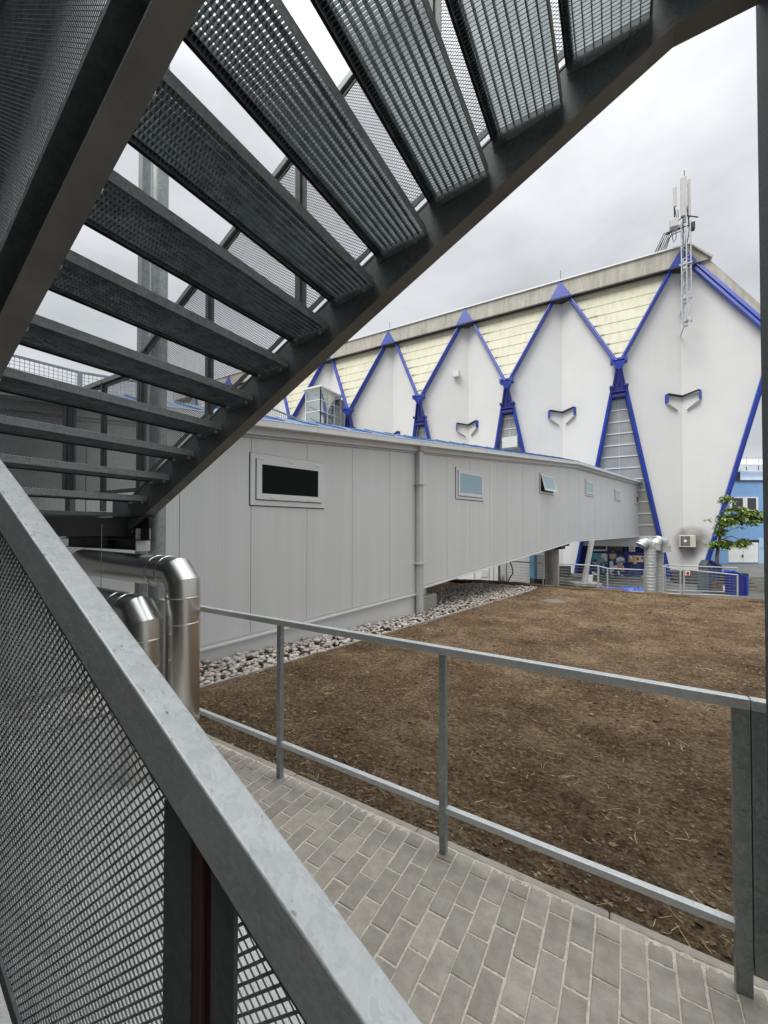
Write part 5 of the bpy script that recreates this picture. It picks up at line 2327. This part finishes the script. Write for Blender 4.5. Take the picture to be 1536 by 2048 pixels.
# slanted prop with its concrete foot
pt_, pb_ = at_depth(1184, 1080, 15.5), at_depth(1168, 1164, 15.5)
PR = empty('slanted_prop', pb_, 'slanted grey steel prop on a concrete foot carrying the bridge', 'prop')
mb = MB()
mb.bar(pb_, pt_, .15, .14, up=FW)
mb.bar(pb_ - RT * .085 - FW * .08, pt_ - RT * .085 - FW * .08, .02, .05, up=FW)
mb.build('steel_profile', M['trim'], PR, bev=.01)
mb = MB()
mb.boxv(pb_ - RT * .5 - FW * .4 - UP * .14, RT * 1.0, FW * .8, UP * .14)
mb.boxv(Vector((pb_.x, pb_.y, LOW)) - RT * .3 - FW * .3, RT * .7, FW * .6, UP * (pb_.z - LOW - .14))
mb.build('concrete_foot', M['concrete'], PR, bev=.02)

# ------------------------------------------------------------------ site barriers
def barrier(pxa, pya, pxb, pyb, ha, hb, da, db, label, rows=4, second=True):
    """pxa..pxb feet in photo, top rows ha,hb"""
    A, B = at_depth(pxa, pya, da), at_depth(pxb, pyb, db)
    At, Bt = at_depth(pxa, ha, da), at_depth(pxb, hb, db)
    root = empty('mesh_barrier', A, label, 'barrier', 'low site fence panels behind the soil')
    mb = MB()
    for p, q in ((A, At), (B, Bt)):
        mb.tube([p - UP * .3, q], .024, 8)
    mb.tube([At, Bt], .022, 8)
    mb.tube([A, B], .018, 8)
    mb.build('frame', M['lattice'], root)
    mb = MB()
    for i in range(1, rows * 2):
        f_ = i / (rows * 2)
        mb.tube([A + (At - A) * f_, B + (Bt - B) * f_], .0045, 4)
    n_ = int((B - A).length / .22)
    for i in range(1, n_):
        f_ = i / n_
        mb.tube([A + (B - A) * f_, At + (Bt - At) * f_], 0.0014, 3)
    mb.build('wire_mesh', M['galv'], root)
    return root


barrier(1013, 1166, 1086, 1172, 1122, 1127, 14.6, 14.2, 'low mesh fence panel left of the round concrete pier')
barrier(1117, 1172, 1197, 1180, 1127, 1132, 14.2, 13.9, 'low mesh fence panel between the concrete pier and the printed front')
barrier(1196, 1178, 1215, 1180, 1132, 1137, 13.6, 13.5, 'narrow mesh fence panel overlapping in front of the hockey pictures')
barrier(1215, 1180, 1288, 1184, 1137, 1140, 14.3, 14.0, 'low mesh fence panel ending behind the spiral ducts')
barrier(1326, 1186, 1361, 1188, 1132, 1141, 13.4, 13.2, 'short mesh fence panel right of the spiral ducts')
sb_ = barrier(1368, 1188, 1475, 1192, 1139, 1150, 13.2, 13.0, 'mesh fence panel carrying the small red and white warning sign')
barrier(1330, 1180, 1474, 1184, 1130, 1136, 14.6, 14.2, 'longer mesh fence panel standing behind the one with the warning sign')
# warning sign
SGN = empty('warning_sign', at_depth(1375, 1146, 13.1), 'small white sign with a red border and black symbol on the barrier', 'sign')
p = [at_depth(a_, b_, 13.12) for a_, b_ in ((1371, 1151), (1380, 1151.5), (1380, 1142), (1371, 1141.5))]
mb = MB()
mb.prism(p, FW * .01, 0)
nn_ = -FW * .004
cc = sum(p, Vector()) / 4
mb.add([cc - FW * .004 + RT * .055 * math.cos(a) + UP * .055 * math.sin(a) for a in np.linspace(0, 2 * math.pi, 15)[:-1]], [tuple(range(14))], 1)
mb.add([cc - FW * .008 + RT * .026 * math.cos(a) + UP * .026 * math.sin(a) for a in np.linspace(0, 2 * math.pi, 15)[:-1]], [tuple(range(14))], 2)
mb.add([cc - FW * .004 + RT * x + UP * z for x, z in ((-.07, -.078), (.07, -.078), (.07, -.06), (-.07, -.06))], [(0, 1, 2, 3)], 1)
mb.build('sign_plate', [M['whitepaint'], M['red'], M['black']], SGN)

# blue tarpaulin
tv, tf = [], []
pA, pB = at_depth(1172, 1160, 16.0), at_depth(1290, 1172, 15.4)
TW = 30
for i in range(TW + 1):
    for j in range(9):
        s, t_ = i / TW, j / 8
        p = pA + (pB - pA) * s + FW * (t_ - .3) * 1.1
        z = LOW + .08 + .30 * math.sin(t_ * math.pi) * (0.7 + .5 * mnoise.noise(Vector((s * 8, t_ * 2, 0)))) + .1 * mnoise.noise(Vector((s * 22, t_ * 5, 4)))
        tv.append((p.x, p.y, z + .08))
for i in range(TW):
    for j in range(8):
        a = i * 9 + j
        tf.append((a, a + 9, a + 10, a + 1))
mb = MB()
mb.add(tv, tf)
o = mb.build('tarpaulin', M['tarp'], None, smooth=False)
sol = o.modifiers.new('thick', 'SOLIDIFY')
sol.thickness = .02
tag(o, 'crumpled bright blue tarpaulin lying below the printed hockey panels', 'tarpaulin')
# bucket
bk = at_depth(1178, 1158, 15.6)
mb = MB()
mb.tube([(bk.x, bk.y, bk.z - .18), (bk.x, bk.y, bk.z + .12)], [.11, .14], 16)
mb.tube([(bk.x, bk.y, bk.z + .12), (bk.x, bk.y, bk.z + .14)], .15, 16)
tag(mb.build('bucket', M['whitepaint']), 'white bucket standing at the left end of the blue tarpaulin', 'bucket')

# white cabinet with a light blue side, under the bridge
cA, cB = at_depth(1069, 1158, 17.5), at_depth(1088, 1160, 17.5)
CB_ = empty('site_cabinet', (cA.x, cA.y, LOW), 'white cabinet with a light blue edge behind the concrete pier', 'cabinet')
zt = at_depth(1069, 1111, 17.5).z
zb = at_depth(1069, 1158, 17.5).z
mb = MB()
mb.boxv(Vector((cA.x, cA.y, zb)) + RT * .115, RT * .75, FW * .6, UP * (zt - zb))
mb.build('body', M['whitepaint'], CB_, bev=.01)
mb = MB()
mb.boxv(Vector((cA.x, cA.y, zb)), RT * .11, FW * .62, UP * (zt - zb + .02))
mb.build('blue_side', simple('cabinet_blue', (0.10, 0.33, 0.52), .4, 0, .05, 3), CB_)
mb = MB()
mb.boxv(Vector((cA.x, cA.y, LOW - .02)), RT * .87, FW * .58, UP * (zb - LOW + .02))
mb.build('base', M['black'], CB_)

# low white sheds seen below the bridge
SHD = empty('white_shed', at_depth(1010, 1160, 19), 'low white panelled shed seen under the rising corridor', 'shed')
s0 = at_depth(860, 1165, 19)
s0.z = LOW
mb = MB()
mb.boxv(s0, RT * 5.0, FW * 2.5, UP * 2.6)
mb.build('wall', M['whitepaint'], SHD)
mb = MB()
for px_ in (947, 977, 985):
    p = at_depth(px_, 1150, 19)
    mb.boxv(Vector((p.x, p.y, LOW)) - FW * .02, RT * .06, FW * .03, UP * 2.5)
mb.build('panel_joint', M['trim'], SHD)
p, q = at_depth(962, 1154, 19), at_depth(975, 1140, 19)
mb = MB()
mb.boxv(p - FW * .03, RT * (q - p).dot(RT), FW * .04, UP * (q.z - p.z))
mb.build('window', M['frame'], SHD)
p = at_depth(997, 1150, 18.6)
mb = MB()
mb.boxv(Vector((p.x, p.y, LOW)), RT * .1, FW * .1, UP * 2.8)
mb.build('corner_post', M['galv_dark'], SHD)
p = at_depth(1013, 1150, 18.2)
HR = MB()
pts = []
for i in range(22):
    a = i / 21 * 5.5
    pts.append(p + RT * (.16 + .13 * math.sin(a)) + UP * (.55 - i * .06 + .05 * math.cos(a * 2)))
HR.tube(pts, .03, 7)
tag(HR.build('hose', M['cable']), 'dark hose hanging on the end wall of the white shed', 'hose')
VG = MB()
for k in range(60):
    c = at_depth(1002 + rng.uniform(-5, 8), 1160, 17.4)
    c.z = LOW + .05
    d_ = RT * rng.normal(0, .2) + FW * rng.normal(0, .2) + UP * rng.uniform(.2, .75)
    s_ = RT * .03
    VG.add([c - s_, c + s_, c + d_ + s_ * .2], [(0, 1, 2)])
tag(VG.build('weeds', M['grass']), 'small tuft of weeds at the corner of the white shed', 'weeds', kind='stuff')

# dark steps / boarding along the arena base
for (x_a, x_b, name, lab) in ((-9.6, -2.55, 'step_block', 'dark stepped timber boarding along the arena base left of the printed front'), (2.3, 5.4, 'step_block', 'dark stepped boarding at the arena base under the air conditioner')):
    root = empty(name, ap((x_a + x_b) / 2, -.2, LOW), lab, 'steps')
    for q in range(4):
        mb = MB()
        mb.boxv(ap(x_a, -1.5 + q * .42, LOW), AE * (x_b - x_a), AN * .4, UP * (.12 + q * .13))
        mb.build('step', simple('dark_boards_%d' % q, (.035, .037, .035), .75, 0, .4, 3) if x_a < 0 else bpy.data.materials['dark_boards_%d' % q], root)

# ------------------------------------------------------------------ blue building at the right, tree, boards
BD = 31.0
BBL = empty('blue_house', at_depth(1480, 1150, BD), 'light blue rendered building with white doors behind the arena corner', 'building')


def bp_(px, py, d=0.0):
    return on_plane(px, py, FW * (BD + d), FW)


b0, b1 = bp_(1300, 1160), bp_(1700, 1160)
zr = bp_(1480, 962).z
mb = MB()
mb.boxv(Vector((b0.x, b0.y, LOW)), RT * (b1 - b0).dot(RT), FW * 8, UP * (zr - LOW))
mb.build('wall', M['lightblue'], BBL)
mb = MB()
p, q = bp_(1420, 1100, -.03), bp_(1700, 1076, -.03)
mb.boxv(p - UP * .0, RT * (q - p).dot(RT), FW * .025, UP * .22)
p, q = bp_(1518, 1150, -.03), bp_(1700, 1076, -.03)
mb.boxv(Vector((p.x, p.y, LOW)), RT * (q - p).dot(RT), FW * .026, UP * (q.z - LOW))
mb.build('pale_band', M['paleblue'], BBL)
mb = MB()
mb.boxv(bp_(1290, 962, -.1), RT * 12, FW * .4, UP * .08)
mb.build('roof_edge', M['stain'], BBL)
mb = MB()
mb.boxv(bp_(1290, 960, 3), RT * 14, FW * 6, UP * (bp_(1290, 943, 3).z - bp_(1290, 960, 3).z))
mb.build('upper_storey', M['whitepaint'], BBL)
mb = MB()
mb.boxv(bp_(1462, 960, 2.9), RT * .8, FW * .1, UP * .75)
mb.build('dark_opening', M['black'], BBL)
mb = MB()
mb.prism([bp_(1280, 930, 3), bp_(1800, 930, 3), bp_(1800, 921, 9), bp_(1280, 921, 9)], UP * .1)
mb.boxv(bp_(1290, 943, 2.7), RT * 14, FW * .2, UP * .1)
mb.boxv(bp_(1290, 931, 2.7), RT * 14, FW * .2, UP * .08)
mb.build('roof', M['gutter'], BBL)
mb = MB()
for yy in (915, 922):
    mb.bar(bp_(1290, yy, 4), bp_(1800, yy, 4), .05, .05)
for px_ in (1470, 1493, 1517, 1541, 1565):
    mb.bar(bp_(px_, 943, 4), bp_(px_, 915, 4), .05, .05, up=FW)
mb.bar(bp_(1476, 941, 2.6), bp_(1494, 932, 2.6), .06, .06)
mb.build('roof_railing', M['trim'], BBL)
mb = MB()
p, q = bp_(1458, 1150, -.05), bp_(1517, 1085, -.05)
mb.boxv(Vector((p.x, p.y, LOW + .1)), RT * (q - p).dot(RT) * .485, FW * .06, UP * (q.z - LOW - .1))
mb.boxv(Vector((p.x, p.y, LOW + .1)) + RT * (q - p).dot(RT) * .5, RT * (q - p).dot(RT) * .485, FW * .06, UP * (q.z - LOW - .1))
do = mb.build('double_door', M['whitepaint'], BBL, bev=.01)
mb = MB()
c_ = bp_(1486, 1115, -.12)
mb.boxv(c_, RT * .04, FW * .06, UP * .22)
mb.boxv(c_ + UP * .12, -RT * .15, FW * .04, UP * .03)
sub(mb, 'handle', M['cable'], do, BBL)
mb = MB()
mb.boxv(bp_(1480, 1085, -.04), RT * 1.5, FW * .05, UP * .2)
mb.build('door_head', M['black'], BBL)
p, q = bp_(1460, 1022, -.06), bp_(1517, 994, -.06)
mb = MB()
wW, wH = (q - p).dot(RT), q.z - p.z
mb.boxv(p, RT * wW, FW * .05, UP * .08)
mb.boxv(p + UP * (wH - .08), RT * wW, FW * .05, UP * .08)
for f_ in (0, .46, .54, .92):
    mb.boxv(p + RT * wW * f_ + UP * .08 - FW * .002, RT * wW * .07, FW * .05, UP * (wH - .16))
wo_ = mb.build('window', M['sill'], BBL)
mb = MB()
mb.boxv(p + RT * .05 + UP * .08 + FW * .02, RT * (wW - .1), FW * .02, UP * (wH - .16))
sub(mb, 'pane', M['glassblack'], wo_, BBL)

# tree with long leaves
TR = empty('tree', at_depth(1434, 1160, 19.2), 'young tree with long bright green leaves beside the blue leg', 'tree')
td = 19.0
mb = MB()
base_ = at_depth(1433, 1150, td)
pts = [Vector((base_.x, base_.y, LOW)), at_depth(1434, 1110, td), at_depth(1439, 1080, td), at_depth(1443, 1050, td), at_depth(1450, 1020, td)]
mb.tube(pts, [.09, .07, .06, .045, .02], 10)
limbs = [((1438, 1082), (1462, 1072), (1495, 1085), .03), ((1441, 1060), (1470, 1040), (1510, 1026), .035), ((1441, 1058), (1430, 1040), (1436, 1030), .02),
         ((1445, 1040), (1470, 1022), (1520, 1030), .03), ((1448, 1022), (1458, 1000), (1462, 990), .02), ((1435, 1095), (1425, 1088), (1420, 1086), .02), ((1440, 1070), (1460, 1060), (1480, 1052), .02)]
tips = []
for a, b_, c_, r0 in limbs:
    dd = rng.normal(0, .5)
    P1, P2, P3 = at_depth(*a, td), at_depth(*b_, td + dd * .5), at_depth(*c_, td + dd)
    mb.tube([P1, P2, P3], [r0, r0 * .7, r0 * .3], 7)
    for s in np.linspace(.25, 1, 9):
        p = P1.lerp(P2, s * 2) if s < .5 else P2.lerp(P3, s * 2 - 1)
        tips.append(p)
mb.build('trunk', M['bark'], TR, smooth=True)
lv = MB()
clusters = [((1465, 1038), 26, 9, 46), ((1500, 1030), 26, 10, 46), ((1450, 1045), 18, 10, 34), ((1455, 1000), 12, 9, 18), ((1450, 1088), 24, 6, 26), ((1485, 1088), 16, 9, 26), ((1432, 1087), 12, 5, 14), ((1475, 1020), 30, 6, 22), ((1520, 1040), 14, 10, 16), ((1440, 1065), 8, 8, 12)]
for (cx, cy), rx, ry, n_ in clusters:
    for k in range(n_):
        px_ = cx + rng.normal(0, rx * .5)
        py_ = cy + rng.normal(0, ry * .6)
        c = at_depth(px_, py_, td + rng.normal(0, .55))
        # rosette of long leaves
        for q in range(11):
            a = rng.uniform(0, 2 * math.pi)
            ln = rng.uniform(.16, .32)
            wd_ = ln * .2
            d_ = (Vector((math.cos(a), math.sin(a), rng.normal(-.18, .25)))).normalized()
            s_ = d_.cross(UP).normalized() * wd_
            mid = c + d_ * ln * .5 + UP * .02
            end = c + d_ * ln - UP * rng.uniform(0, .07)
            fold = UP * .015
            lv.add([c, mid + s_ + fold, end, mid - s_ + fold, mid], [(0, 4, 1), (4, 2, 1), (0, 3, 4), (3, 2, 4)])
lv.build('crown', M['leaf'], TR)

# blue boards and bin
def board(pts_px, d, th, mat_, name, label, cat):
    P_ = [at_depth(a_, b_, d) for a_, b_ in pts_px]
    mb = MB()
    mb.prism(P_, FW * th)
    o = mb.build(name, mat_, bev=.015)
    return tag(o, label, cat)


BN = empty('blue_container', at_depth(1480, 1190, 13.2), 'deep blue steel container with a slanted top at the right end of the barriers', 'container')
P_ = [at_depth(a_, b_, 13.2) for a_, b_ in ((1465, 1191), (1496, 1192), (1497, 1154), (1484, 1150), (1467, 1141), (1463, 1143))]
mb = MB()
mb.prism(P_, FW * .3)
mb.build('body', M['bluedark'], BN, bev=.01)
mb = MB()
mb.prism([at_depth(a_, b_, 13.18) for a_, b_ in ((1463, 1144), (1467, 1141), (1497, 1153), (1497, 1156), (1484, 1152), (1467, 1144.5))], FW * .33)
mb.prism([at_depth(a_, b_, 13.17) for a_, b_ in ((1493, 1191), (1497, 1191), (1497, 1154), (1493, 1153))], FW * .03)
mb.build('rim', M['blue'], BN)
SK = empty('blue_skip', at_depth(1430, 1190, 15.0), 'dark skip with blue ribbed sides below the young tree', 'skip')
mb = MB()
P_ = [at_depth(a_, b_, 15.0) for a_, b_ in ((1408, 1186), (1440, 1188), (1444, 1136), (1418, 1121), (1412, 1130))]
mb.prism(P_, FW * .35)
mb.build('body', simple('dark_skip_paint', (.06, .075, .09), .6, 0, .3, 3), SK)
mb = MB()
for a0_, a1_ in ((1419, 1421), (1427, 1430), (1436, 1443)):
    mb.prism([at_depth(a0_, 1187, 14.97), at_depth(a1_, 1187, 14.97), at_depth(a1_ + 1, 1136, 14.97), at_depth(a0_ + 1, 1133, 14.97)], FW * .03)
mb.bar(at_depth(1418, 1120, 14.95), at_depth(1444, 1134, 14.95), .07, .07)
mb.build('rib', M['bluedark'], SK)
PL = empty('board_fence', at_depth(1510, 1180, 17), 'weathered horizontal board fence behind the blue container', 'fence')
for k, yy in enumerate((1153, 1160, 1167, 1174, 1182)):
    mb = MB()
    mb.prism([at_depth(a_, b_, 17) for a_, b_ in ((1440, yy + 5.4), (1640, yy + 7.4), (1640, yy + 2), (1440, yy))], FW * .04)
    mb.build('board', M['plank'], PL)
BX = empty('rubble_crate', at_depth(1450, 1185, 14.4), 'brown crate of rubble with a white paper between skip and container', 'crate')
mb = MB()
mb.prism([at_depth(a_, b_, 14.4) for a_, b_ in ((1445, 1188), (1463, 1189), (1463, 1166), (1445, 1164))], FW * .5)
mb.build('box', M['rust'], BX)
mb = MB()
mb.prism([at_depth(a_, b_, 14.37) for a_, b_ in ((1447, 1181), (1456, 1181), (1456, 1171), (1447, 1171))], FW * .02)
mb.build('paper', M['whitepaint'], BX)
mb = MB()
for k in range(14):
    p = at_depth(1446 + rng.uniform(0, 16), 1163 - rng.uniform(0, 7), 14.5 + rng.uniform(0, .3))
    mb.boxv(p, Vector(rng.normal(0, .12, 3)), Vector(rng.normal(0, .09, 3)), Vector((0, 0, .05)))
mb.build('rubble', M['rust'], BX)
